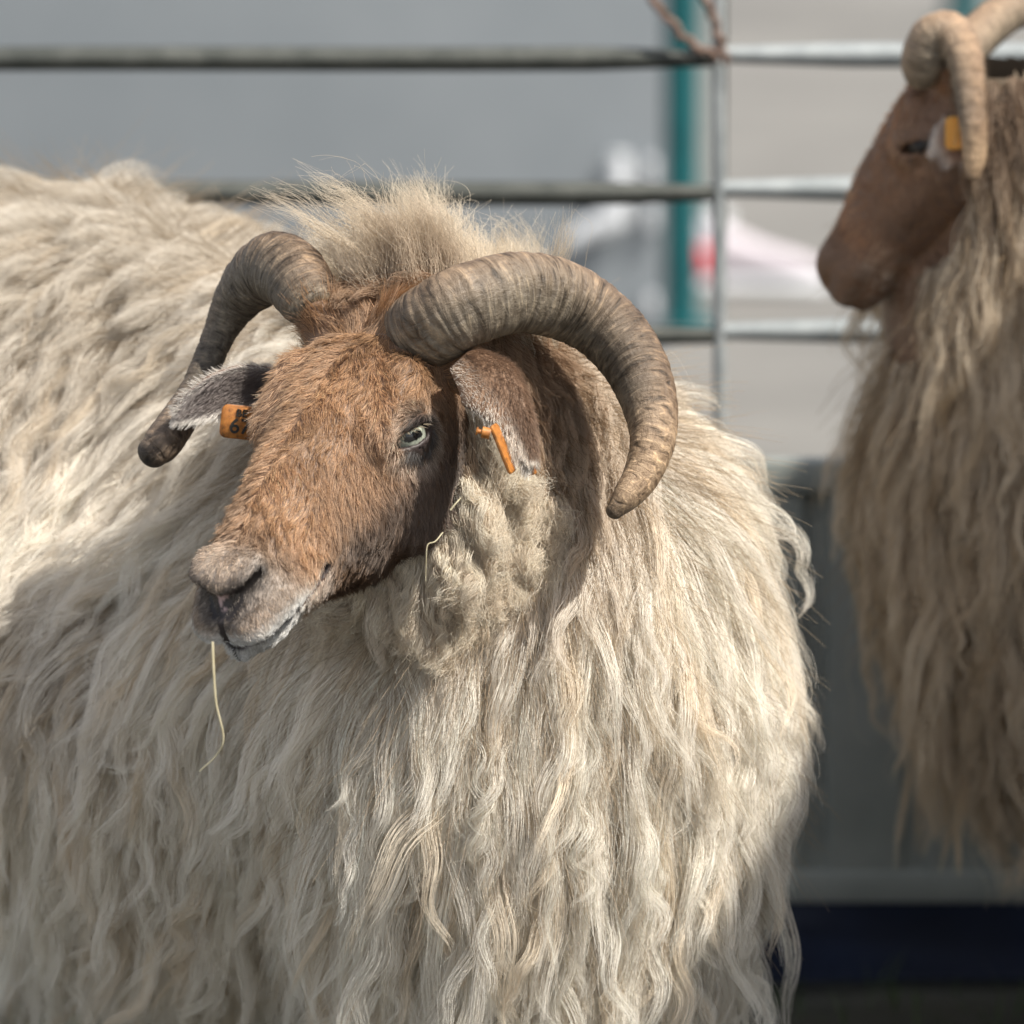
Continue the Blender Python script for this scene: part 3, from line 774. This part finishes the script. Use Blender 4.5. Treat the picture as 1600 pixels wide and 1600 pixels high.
def plate(c, ax, ay, w_, h_, th, mat, name, parent, off, rnd=.25):
    """a rounded thin plate: centre, width axis, height axis"""
    ax, ay = Vector(ax).normalized(), Vector(ay); ay = (ay - ax * ay.dot(ax)).normalized(); nz = ax.cross(ay); r = min(w_, h_) * rnd; pts = []
    for cx, cy_, q0 in ((1, 1, 0), (-1, 1, 90), (-1, -1, 180), (1, -1, 270)):
        for k in range(6):
            q = radians(q0 + k * 18); pts.append((cx * (w_ / 2 - r) + r * cos(q), cy_ * (h_ / 2 - r) + r * sin(q)))
    V = []; e = th * .3
    for z, k in ((-th / 2, .96), (-th / 2 + e, 1), (th / 2 - e, 1), (th / 2, .96)):
        V += [Vector(c) + ax * x * k + ay * y * k + nz * z for x, y in pts]
    m = len(pts); F = [tuple(range(m))[::-1], tuple(3 * m + i for i in range(m))]
    for j in range(3): F += [(j * m + i, j * m + (i + 1) % m, (j + 1) * m + (i + 1) % m, (j + 1) * m + i) for i in range(m)]
    mb = MB(); mb.add(V, F); return mb.build(name, mat, parent, off)

def lettering(txt, c, ax, ay, size, name, parent, off):
    cu = bpy.data.curves.new(name, 'FONT'); cu.body = txt; cu.size = size; cu.extrude = .0003; cu.offset = size * .012; cu.align_x = 'CENTER'; cu.align_y = 'CENTER'
    o = bpy.data.objects.new(name, cu); COL.objects.link(o)
    me = bpy.data.meshes.new_from_object(o.evaluated_get(bpy.context.evaluated_depsgraph_get())); bpy.data.objects.remove(o)
    ax, ay = Vector(ax).normalized(), Vector(ay); ay = (ay - ax * ay.dot(ax)).normalized(); nz = ax.cross(ay)
    for v in me.vertices: v.co = Vector(c) + ax * v.co.x + ay * v.co.y + nz * v.co.z - Vector(off)
    me.materials.clear(); return link(name, me, M['ink'], parent, smooth=False)

def body_mesh(s, parent, off):
    V, F = surface_nets(s.fd); s.V, s.Fc = V, F
    me = mesh_np('body', V - off, F); Q = to_local(s, V)
    far = np.linalg.norm(Q - np.array([110, 0, -50]), axis=1) > 260
    c = skin_color(Q, V); c[far] = (.17, .13, .09)  # skin under the wool darkened to stand for shadow between locks
    a = me.color_attributes.new('skin_color', 'FLOAT_COLOR', 'POINT'); a.data.foreach_set('color', np.concatenate([c, np.ones((len(c), 1))], 1).ravel())
    return link('body', me, M['skin'], parent)

def off_horns(s, P, gap=.002):
    k = np.ones(len(P))
    for h in s.horns:
        for x, y, z, r in catmull(h, 60)[6:26]: k[((P - (x, y, z)) ** 2).sum(1) < (r + gap) ** 2] = 0
    return k
CAMP = np.array([0, -CAM_D, CAM_H])
def face_fur(s, n, parent, off, rng, dark=1.0, coarse=1.0):
    n = int(n * HAIR)
    if n < 10: return
    def wf(c):
        Q = to_local(s, c); f, l, u = Q.T; al = np.abs(l)
        k = ((f > wool_front(Q) - 6) & (f < 300) & (f > -30)).astype(float)
        e = np.linalg.norm(np.stack([f, al, u], 1) - EYE, axis=1); k[e < 18.4] = 0
        k[(np.abs(u - mouth_u(f)) < 4.6) & (f > 189) & (SLIT[0] > 1)] = 0
        k[(f > 252) & (al < 2.5 + (u + 33) * .5) & (u < -19) & (u > -33)] = 0; k[(f > 262) & (al < 2.2) & (u < -17) & (u > -52)] = 0
        P3 = (f, al, u); ns = np.minimum(cap(P3, (271, 5, -29), (257, 20, -19), 4.6, 6.0), cap(P3, (257, 20, -19), (246, 29, -14), 6.0, 4.8)); k[ns < 1.2] = 0
        k *= off_horns(s, c, -.0025)
        vis = 1 + 1.5 * (l > -25); return k * vis * (1 + .7 * (f > 190))
    p = sample_mesh(s.V, s.Fc, wf, n, rng); nn = s.fd.grad(p, .003); Q = to_local(s, p); f, l, u = Q.T
    # lie of the coat
    dl = np.stack([np.where(f < 25, -.35, .75) + .15 * np.sin(l * .09), np.sign(l) * (.35 + .4 * sstep(-10, -50, u)), -.35 * sstep(0, -40, u) + .35 * sstep(40, 0, f) + .1 * np.sin(f * .06 + l * .08)], 1)
    e = np.stack([f, np.abs(l), u], 1) - EYE; er = np.linalg.norm(e, axis=1); rad = unit(e); rad[:, 1] *= np.sign(l)
    dl = dl + rad * (1.6 * sstep(34, 17, er))[:, None]
    jb = np.sin(f * .11 + 3 * np.sin(l * .07)) * .28; dl[:, 1] += jb
    dr = unit(dl @ s.R); tang = unit(dr - nn * (dr * nn).sum(1)[:, None])
    ln = (6.8 + 8 * sstep(40, 0, f) * sstep(-50, -15, u) - 4.4 * sstep(205, 238, f) + 5 * sstep(-70, -100, u) * sstep(150, 60, f)) * rng.uniform(.65, 1.3, n) * s.s
    # strands gather in small tufts
    cell = np.floor(Q / 4.2).astype(int); hsh = (cell[:, 0] * 73856093 ^ cell[:, 1] * 19349663 ^ cell[:, 2] * 83492791) % 9973
    tuft = np.random.default_rng(1).normal(0, 1, (9973, 3))[hsh]
    K = 7; t = np.linspace(0, 1, K)[None, :, None]; L = ln[:, None, None]
    lift = (.34 + .22 * sstep(40, 5, f))[:, None]
    d0 = unit(tang + nn * lift * 1.3 + rng.normal(0, .10, (n, 3)) + tuft * .13); d1 = unit(tang + nn * lift * .35 + rng.normal(0, .16, (n, 3)) + tuft * .3)
    P = p[:, None] + d0[:, None] * t * L * .75 + d1[:, None] * t * t * L * .45
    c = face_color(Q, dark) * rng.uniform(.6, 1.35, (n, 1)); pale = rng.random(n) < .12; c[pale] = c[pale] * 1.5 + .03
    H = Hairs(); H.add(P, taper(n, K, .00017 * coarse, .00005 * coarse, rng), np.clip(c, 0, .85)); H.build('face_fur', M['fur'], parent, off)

print('sheep tools ready')
#RAM#
# ------------------------------------------------------------------ the ram in front
def v3(p): return np.array(p[:])
def make_trunk(S, B, length, rw, rz, chest, neck, legs, W, slope=0.):
    S, B, W = np.array(S), unit(np.array(B, float)[None])[0], unit(np.array(W, float)[None])[0]
    def fn(P):
        q = [P[i] - S[i] for i in range(3)]
        ab = q[0] * B[0] + q[1] * B[1]; aw = q[0] * W[0] + q[1] * W[1]; t = np.clip(-ab, 0, length)
        ax = ab + t; d = (np.sqrt((aw / rw) ** 2 + ((q[2] - slope * t) / rz) ** 2 + (ax / .19) ** 2) - 1) * min(rw, rz)
        for c, r in chest: d = smin(d, ell(P, c, r), .07)
        for a, b, ra, rb in neck: d = smin(d, cap(P, a, b, ra, rb), .05)
        for a, b, ra, rb in legs: d = smin(d, cap(P, a, b, ra, rb), .03)
        return d
    return fn
def leg_set(S, B, W, length, hz):
    S, B, W = np.array(S), unit(np.array(B, float)[None])[0], unit(np.array(W, float)[None])[0]; out = []
    for sd in (-1, 1):
        sh = S + W * sd * .10 + B * .03
        k = np.array([sh[0] + B[0] * .01, sh[1] + B[1] * .01, .27]); f_ = np.array([sh[0], sh[1], .06]); t = np.array([sh[0] + B[0] * .03, sh[1] + B[1] * .03, .025])
        out += [(np.array([sh[0], sh[1], .5]), k, .062, .034), (k, f_, .031, .022), (f_, t, .026, .03)]
        hp_ = S - B * length + W * sd * .10
        st = np.array([hp_[0] + B[0] * .08, hp_[1] + B[1] * .08, .42]); hk = np.array([hp_[0] - B[0] * .07, hp_[1] - B[1] * .07, .26])
        f2 = np.array([hp_[0] - B[0] * .04, hp_[1] - B[1] * .04, .06]); t2 = np.array([hp_[0] - B[0] * .01, hp_[1] - B[1] * .01, .025])
        out += [(np.array([hp_[0], hp_[1], .55]), st, .10, .07), (st, hk, .065, .03), (hk, f2, .028, .022), (f2, t2, .026, .03)]
    return out

PH = radians(40); RB = (sin(PH), -cos(PH), 0); RW = (cos(PH), sin(PH), 0); RS = (-.01, .22, .585)
ram = empty('ram', (-.1, .35, 0), 'long-fleeced cream ram with brown face and two curled ridged horns in front of the hurdles', 'sheep')
roff = np.array(ram.location)
hd = dict(yaw=31.3, pitch=36, roll=-2, scale=1.12, slit=(-.94, 0, -.30))
O1 = np.array([-.107, 0, .861])
Fv, Lv, Uv = head_frame(31.3, 36, -2)
occ = O1 + (Fv * -20 + Uv * -58) * .00112
trunk1 = make_trunk(RS, RB, .62, .168, .205,
    [((-.01, .12, .53), (.15, .13, .19)), ((-.42, .55, .66), (.2, .2, .19)), ((-.22, .42, .50), (.26, .24, .15)), ((.05, .2, .45), (.135, .15, .14))],
    [(occ, (.0, .20, .64), .066, .145), ((-.05, .12, .80), (-.03, .25, .70), .05, .10)], leg_set(RS, RB, RW, .62, .5), RW, .13)
def px_path(L, sc=1.0):
    out = []
    for px, py, Y, r in L:
        p = at(px, py, Y); out.append((p.x, p.y, p.z, r * (Y + 5.13) / 10000 * sc))
    return out
HORN_A = [(604, 556, .04, 46), (640, 532, .0, 60), (674, 507, -.035, 66), (706, 486, -.045, 67), (745, 470, -.04, 66), (810, 456, -.015, 65), (880, 468, .01, 64), (940, 503, .015, 59), (985, 555, .0, 54), (1012, 618, -.025, 47), (1020, 682, -.05, 38), (1004, 738, -.065, 31), (980, 774, -.075, 24), (960, 798, -.08, 14)]
HORN_B = [(494, 484, .015, 45), (480, 460, .03, 52), (460, 432, .05, 57), (428, 420, .075, 58), (396, 440, .09, 50), (369, 472, .10, 39), (346, 515, .10, 28), (326, 562, .09, 25), (305, 612, .07, 26), (280, 655, .05, 30), (254, 692, .03, 31), (240, 706, .025, 26)]
s1 = sheep_field(O1, hd, trunk1, [(v3(at(652, 522, -.012)), .029), (v3(at(490, 480, .02)), .0168)], [(-.95, .32), (-.30, 1.05), (0.0, .97)], .0025, .013, 0)
s1.horns = [px_path(HORN_A), px_path(HORN_B)]
body_mesh(s1, ram, roff)
eyeball(s1, 1, ram, roff); eyeball(s1, -1, ram, roff)

horn(px_path(HORN_A), ram, roff, 3)
horn(px_path(HORN_B), ram, roff, 8, .88, tipc=(.17, .125, .09))
def P3(px, py, Y): return v3(at(px, py, Y))
rng = np.random.default_rng(21)
# near ear: droops like a roof, its hollow down and away
e1 = [P3(738, 548, -.055), P3(797, 576, -.085), P3(823, 634, -.115), P3(831, 680, -.13), P3(832, 720, -.14)]
sd1 = [(.19, .91, -.09)] * 5
cv1 = [(-.6, .05, -.6), (-.76, .05, -.66), (-.8, .0, -.5), (-.8, -.05, -.35), (-.7, 0, -.3)]
ear(e1, [.012, .0245, .0150, .0085, .002], sd1, cv1, ram, roff, 6000, rng, cupk=1.75, rim=(.95, .9, .82), c_out=(.26, .16, .10), flen=.75)
# far ear: hollow turned to the camera
e2 = [P3(436, 598, .06), P3(405, 602, .05), P3(370, 606, .035), P3(330, 618, .02), P3(298, 632, .012), P3(277, 645, .008)]
sd2 = [(.1, -.15, 1)] * 6; cv2 = [(-.1, -.95, -.1)] * 6
ear(e2, [.012, .016, .019, .018, .012, .002], sd2, cv2, ram, roff, 4000, rng, c_in=(.33, .285, .27), rim=(.86, .82, .76), cupk=.35, flen=.6)
# tags
t1 = plate(P3(376, 660, .020), (1, .1, -.12), (.12, 0, 1), .032, .027, .0016, M['tag'], 'ear_tag', ram, roff, .2); t1['label'] = 'orange ear tag with black figures'
lettering('67', P3(375, 667, .020) + np.array([0, -.0014, 0]), (1, .1, -.12), (.12, 0, 1), .017, 'figures', t1, roff)
lettering('BE', P3(378, 646, .020) + np.array([0, -.0014, 0]), (1, .1, -.12), (.12, 0, 1), .0085, 'letters', t1, roff)
t2 = plate(P3(786, 701, -.147), (.35, .92, .1), (.42, 0, -1), .013, .040, .0026, M['tag'], 'ear_tag', ram, roff, .2); t2['label'] = 'orange ear tag seen edge on'
mb = MB(); a, b = Vector(P3(744, 673, -.150)), Vector(P3(766, 678, -.150)); mb.tube([a, a.lerp(b, .12), a.lerp(b, .13), a.lerp(b, .4), a.lerp(b, .41), b], [.0030, .0034, .0018, .0018, .0045, .0045], 16); mb.build('stud', M['tag'], t2, roff)
plate(P3(823, 709, -.131), (.5, .85, 0), (.35, 0, -1), .014, .034, .0018, M['tag'], 'back_plate', t2, roff, .2)

face_fur(s1, 95000, ram, roff, np.random.default_rng(4))
#WOOL#
# ------------------------------------------------------------------ wool
def cluster(root, G, share, pull, rng):
    """locks lean on their neighbours: guides drift to the nearest of a few leading guides"""
    n = len(root); m = max(2, int(n * share)); lead = rng.choice(n, m, replace=False)
    best = np.full(n, 1e9); idx = np.zeros(n, int)
    for c in range(0, m, 400):
        d = np.linalg.norm(root[:, None] - root[lead[c:c + 400]][None], axis=2); k = d.argmin(1); v = d[np.arange(n), k]
        u = v < best; best[u] = v[u]; idx[u] = lead[c:c + 400][k[u]]
    s = (np.linspace(0, 1, G.shape[1]) ** 1.3)[None, :, None] * pull
    return G + (G[idx] - G) * s

def fleece(s, S, B, W, occ, n, nc, parent, off, rng, wfun, length, tint, r0=.00019, under=40000, K=20, sweep=.3):
    S, B, W = np.array(S), unit(np.array(B, float)[None])[0], unit(np.array(W, float)[None])[0]
    n = int(n * HAIR); under = int(under * HAIR)
    if n < 10: return
    root = sample_mesh(s.V, s.Fc, wfun, n, rng); nn = s.fd.grad(root)
    def target(p, nrm, q):
        lat = np.sign((p - S) @ W)[:, None] * W * np.clip(nrm[:, 2:3] - .15, 0, 1) * 1.1
        v = np.array([0, 0, -1.]) * np.ones_like(p) + lat - B * (sweep * np.clip(1 - 1.2 * np.abs(nrm @ B), 0, 1))[:, None]
        dn = (v * nrm).sum(1)[:, None]; v = v - nrm * np.minimum(dn, 0) - nrm * np.maximum(dn, 0) * .2
        return unit(v)
    dist = np.linalg.norm(root - occ, axis=1)
    L = length(root, nn, dist) * rng.uniform(.7, 1.2, n)
    offs = rng.uniform(.006, .05, n) * np.clip(L / .14, .3, 1.1)
    G = grow(s.fd, root, nn, L, K, target, rng.uniform(.2, .55, n), offs, .42, .30, rng)
    G = cluster(root, G, .26, .42, rng)
    G = wave(G, nn, rng.uniform(.0012, .0100, n) * np.clip(L / .13, .3, 1.3), rng.uniform(.05, .15, n), L, rng)
    P = children(G, nn, nc, rng.uniform(.008, .016, n) * np.clip(L / .12, .6, 1.1), rng.uniform(.06, .48, n), .0014, rng, .3, .05)
    c = tint(root, nn, dist, rng); c = np.repeat(c, nc, 0) * rng.uniform(.88, 1.08, (n * nc, 1))
    H = Hairs(); H.add(P, taper(n * nc, K, r0, r0 * .35, rng), np.clip(c, 0, .94))
    # stray single hairs
    m = n // 3; ii = rng.choice(n, m); G2 = G[ii] + rng.normal(0, .004, (m, 1, 3)) + smooth_noise(m, K, rng, 5) * (np.linspace(0, 1, K) ** 1.2)[None, :, None] * .011
    H.add(G2, taper(m, K, r0 * .75, r0 * .3, rng), np.clip(c[::nc][ii], 0, .9))
    # the short dense underwool, coloured darker to deepen the shadow between locks
    r2 = sample_mesh(s.V, s.Fc, wfun, under, rng); n2 = s.fd.grad(r2); d2 = np.linalg.norm(r2 - occ, axis=1); K2 = 7
    L2 = np.minimum(length(r2, n2, d2) * .5, .055) * rng.uniform(.6, 1.2, under)
    t = np.linspace(0, 1, K2)[None, :, None]; tg = target(r2, n2, 0)
    Q = r2[:, None] + (n2 * .75 + tg * .5 + rng.normal(0, .25, (under, 3)))[:, None] * t * L2[:, None, None] + tg[:, None] * t * t * L2[:, None, None] * .5 + smooth_noise(under, K2, rng, 4) * t * .003
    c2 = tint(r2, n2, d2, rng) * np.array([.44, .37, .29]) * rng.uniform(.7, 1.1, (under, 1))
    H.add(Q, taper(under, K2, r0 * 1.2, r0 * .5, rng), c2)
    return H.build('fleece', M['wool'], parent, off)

def head_clear(s, P):
    """0 on the furred face, 1 where wool grows"""
    Q = to_local(s, P); f, l, u = Q.T
    near = (f > -60) & (f < 290) & (np.abs(l) < 80) & (u > -160) & (u < 40)
    return np.where(near, (f < wool_front(Q)).astype(float), 1.), Q, near

def cream(root, nn, dist, rng, a=(.95, .90, .82), b=(.92, .87, .79), t=(.88, .78, .64), neck=(.60, .46, .32), n0=.12, n1=.225):
    n = len(root); k = rng.random(n)[:, None]; c = np.array(a) * (1 - k) + np.array(b) * k
    g = (rng.random(n) < .13); c[g] = t
    pn = .5 + .5 * np.sin(root[:, 0] * 31 + 2) * np.sin(root[:, 2] * 27 + root[:, 1] * 19); c = lerp(c, t, pn * .13)
    c = c * (1 - np.array([.25, .27, .30]) * (sstep(.35, .8, nn[:, 2]) * sstep(-.10, -.25, root[:, 0]))[:, None])      # back wool darkened in colour to subdue the sunlight on it
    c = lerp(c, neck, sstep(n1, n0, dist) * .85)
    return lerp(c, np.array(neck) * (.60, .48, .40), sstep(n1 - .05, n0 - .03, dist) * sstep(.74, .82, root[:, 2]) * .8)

def w_ram(c):
    k, Q, near = head_clear(s1, c); n = s1.fd.grad(c, .012)
    to = unit(CAMP - c); vis = np.clip((n * to).sum(1) + .35, .04, 1)
    vis = vis * np.where(c[:, 2] < .30, .0, 1) * np.where(c[:, 0] < -.72, .3, 1)
    ck = (Q[:, 0] > 4) & (Q[:, 0] < 205) & (np.abs(Q[:, 1]) < 82) & (Q[:, 2] < -30) & (Q[:, 2] > -185)
    return off_horns(s1, c, .006) * k * vis * np.where(ck, .12, 1) * (1 + .8 * sstep(.26, .14, np.linalg.norm(c - occ, axis=1)))
def len_ram(root, nn, dist):
    L = .055 + .115 * sstep(.12, .27, dist)
    L = L * (1 - .28 * sstep(.55, .9, nn[:, 2]))
    return L * (1 + .35 * sstep(.58, .42, root[:, 2]))
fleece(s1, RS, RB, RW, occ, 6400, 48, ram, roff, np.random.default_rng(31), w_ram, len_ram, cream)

# curly wool of cheek and throat
def cheek_wool(s, n, nc, parent, off, rng, col=(.84, .78, .66), r0=.00017):
    n = int(n * HAIR)
    if n < 10: return
    def wf(c):
        k, Q, near = head_clear(s, c); f, l, u = Q.T
        z = (f > 6) & (f < 215) & (np.abs(l) < 82) & (u < -38) & (u > -190)
        gap = np.linalg.norm(c - P3(748, 700, -.05), axis=1) > .030      # the dark hollow under the ear
        return k * z * (.3 + (l > -20)) * off_horns(s, c) * gap
    root = sample_mesh(s.V, s.Fc, wf, n, rng); nn = s.fd.grad(root, .004); K = 22
    def target(p, nrm, q):
        v = np.array([.1, -.1, -1.]) * np.ones_like(p); dn = (v * nrm).sum(1)[:, None]; return unit(v - nrm * np.minimum(dn, 0) + nrm * .35)
    L = rng.uniform(.030, .068, n); G = grow(s.fd, root, nn, L, K, target, rng.uniform(.6, .95, n), rng.uniform(.006, .034, n), .2, .5, rng)
    G = cluster(root, G, .09, .75, rng)
    G = wave(G, nn, rng.uniform(.0025, .0055, n), rng.uniform(.012, .022, n), L, rng, .45, 1.0)
    P = children(G, nn, nc, rng.uniform(.004, .007, n), rng.uniform(.25, .6, n), .0022, rng, .35, .12, power=.8)
    k = rng.random(n)[:, None]; c = np.array(col) * (1 - k) + np.array([.68, .58, .46]) * k; c = np.repeat(c, nc, 0) * rng.uniform(.75, 1.2, (n * nc, 1))
    H = Hairs(); H.add(P, taper(n * nc, K, r0, r0 * .4, rng), c); H.build('cheek_wool', M['wool'], parent, off)
cheek_wool(s1, 2100, 30, ram, roff, np.random.default_rng(41))

# fluffy tuft standing up behind the horns
def neck_tuft(n, nc, parent, off, rng, r0=.00015):
    n = int(n * HAIR)
    if n < 10: return
    def wf(c):
        k, Q, near = head_clear(s1, c); nz = s1.fd.grad(c, .012)[:, 2]
        return off_horns(s1, c, .004) * k * (c[:, 2] > .80) * (c[:, 0] > -.17) * (c[:, 0] < .03) * (c[:, 1] < .32) * (c[:, 1] > -.01) * (nz > .25)
    root = sample_mesh(s1.V, s1.Fc, wf, n, rng); nn = s1.fd.grad(root); K = 18
    up = np.array([-.18, .12, 1.]); t = np.linspace(0, 1, K)[None, :, None]
    L = rng.uniform(.035, .085, n) * np.where(rng.random(n) < .045, 1.7, 1)
    lean = rng.normal(0, .33, (n, 3)) + np.array([-.35, 0, 0]) + .5 * np.sin(root * 70 + np.array([0, 2, 4]))[:, [1, 2, 0]]
    G = root[:, None] + unit(nn * .5 + up + lean * .4)[:, None] * t * L[:, None, None] + lean[:, None] * t * t * L[:, None, None] * .55
    G = cluster(root, G, .18, .6, rng)
    G = wave(G, np.tile([0., -1, 0], (n, 1)), rng.uniform(.001, .004, n), rng.uniform(.03, .06, n), L, rng)
    P = children(G, np.tile([0., -1, 0], (n, 1)), nc, rng.uniform(.007, .014, n), rng.uniform(.15, .9, n), .0042, rng, .55, .12)
    c = lerp(np.tile([.74, .65, .52], (n, 1)), (.42, .31, .21), sstep(.06, -.02, root[:, 1]) * .8); c = np.repeat(c, nc, 0) * rng.uniform(.75, 1.2, (n * nc, 1))
    H = Hairs(); H.add(P, taper(n * nc, K, r0, r0 * .4, rng), c); H.build('neck_tuft', M['wool'], parent, off)
neck_tuft(420, 60, ram, roff, np.random.default_rng(51))
#SHEEP2#
# ------------------------------------------------------------------ the second sheep, behind on the right
S2, B2, W2 = (.585, .76, .60), (-1, -.05, 0), (.05, -1, 0)
ewe = empty('ram', (.75, .78, 0), 'dark brown horned sheep in profile with shaded fawn fleece, cut off by the right edge', 'sheep')
eoff = np.array(ewe.location)
O2 = v3(at(1461, 88, .70)); F2v, L2v, U2v = head_frame(98, 60, 0)
occ2 = O2 + (F2v * -20 + U2v * -58) * .000845
trunk2 = make_trunk(S2, B2, .75, .17, .20, [((.525, .74, .54), (.13, .14, .17))],
    [(occ2, (.52, .75, .68), .055, .145), ((.39, .745, .80), (.47, .75, .62), .06, .12), ((.43, .76, .89), (.62, .78, .83), .045, .08)], leg_set(S2, B2, W2, .7, .5), W2)
SLIT[0] = -1
s2 = sheep_field(O2, dict(yaw=98, pitch=60, roll=0, scale=.845, slit=(-.9, .1, -.3)), trunk2, None, [(.16, 1.5), (.5, 1.05), (0., 1.0)], .003, .014, 0)
HORN_C = [(1440, 122, .66, 28), (1444, 88, .65, 33), (1460, 56, .645, 34), (1486, 54, .64, 32), (1506, 90, .63, 28), (1514, 140, .62, 24), (1520, 195, .61, 21), (1522, 245, .61, 17), (1520, 272, .61, 11)]
HORN_D = [(1492, 105, .745, 30), (1510, 78, .77, 32), (1540, 45, .80, 32), (1580, 15, .83, 31), (1625, 8, .85, 28), (1665, 30, .86, 23), (1690, 75, .86, 17), (1700, 115, .85, 10)]
s2.horns = [[(*at(a, b, c)[:], 1.1 * d * (c + 5.13) / 10000) for a, b, c, d in H_] for H_ in (HORN_C, HORN_D)]
body_mesh(s2, ewe, eoff)
for c_ in s2.horns: horn(c_, ewe, eoff, 12, 1.5, 200, 28, 'horn_pale')
eyeball(s2, 1, ewe, eoff, .12); eyeball(s2, -1, ewe, eoff, .12)
rg = np.random.default_rng(77)
ear([P3(1504, 158, .665), P3(1506, 188, .65), P3(1504, 215, .64), P3(1496, 246, .63)], [.010, .022, .024, .003], [(1, .1, .15)] * 4, [(-.15, -.95, .1)] * 4, ewe, eoff, 1500, rg, c_in=(.70, .50, .38), rim=(.95, .9, .84), cupk=.4)
ear([P3(1530, 175, .80), P3(1560, 200, .80), P3(1585, 230, .80)], [.012, .02, .003], [(-.3, .1, .9)] * 3, [(0, -1, 0)] * 3, ewe, eoff, 800, rg)
ta = plate(P3(1492, 208, .615), (1, .1, 0), (.25, 0, 1), .017, .029, .0018, M['tag_sunlit'], 'ear_tag', ewe, eoff, .3); ta['label'] = 'bright orange ear tag inside the pale ear'
tb = plate(P3(1549, 218, .66), (1, .3, 0), (-.4, 0, 1), .024, .020, .0018, M['tag'], 'ear_tag', ewe, eoff, .3); tb['label'] = 'orange ear tag behind the hanging horn'
face_fur(s2, 26000, ewe, eoff, np.random.default_rng(6), .80, 1.5)
def w_ewe(c):
    k, Q, near = head_clear(s2, c); n = s2.fd.grad(c, .012); to = unit(CAMP - c)
    return off_horns(s2, c, .004) * k * np.maximum(np.clip((n * to).sum(1) + .4, .03, 1), .45 * (n[:, 2] > .45)) * (c[:, 2] > .42) * np.where(c[:, 0] > .95, .15, 1)
def len_ewe(root, nn, dist): return (.085 + .095 * sstep(.06, .22, dist)) * (1 + .08 * sstep(.58, .42, root[:, 2]))
def fawn(root, nn, dist, rng): return cream(root, nn, dist, rng, (.76, .65, .50), (.68, .58, .45), (.62, .49, .33), (.36, .26, .175), .06, .16)
fleece(s2, S2, B2, W2, occ2, 3000, 30, ewe, eoff, np.random.default_rng(32), w_ewe, len_ewe, fawn, .00032, 16000, 18, .25)

# ------------------------------------------------------------------ straws
def straw(pts, r, label):
    P = [Vector(p) for p in pts]; Q = [Vector(v) for v in catmull([p[:] for p in P], len(P) * 5)]; loc = Q[0].copy()
    o = MB().tube([q - loc for q in Q], [r * (1 - .5 * i / len(Q)) for i in range(len(Q))], 6).build('straw', M['straw']); o.location = loc
    return tag(o, label, 'straw')
straw([at(332, 1003, -.262), at(334, 1050, -.262), at(338, 1100, -.26), at(349, 1152, -.255), at(338, 1180, -.25), at(312, 1205, -.245)], .0010, 'long bent yellow green straw hanging from the mouth of the ram')
straw([at(692, 832, -.15), at(680, 846, -.155), at(668, 852, -.158), at(666, 880, -.16), at(665, 908, -.16)], .00045, 'thin bent pale straw caught at the edge of the cheek wool')
straw([at(704, 797, -.15), at(712, 787, -.15), at(720, 778, -.148)], .0008, 'short thick pale straw lying on the curly cheek wool')
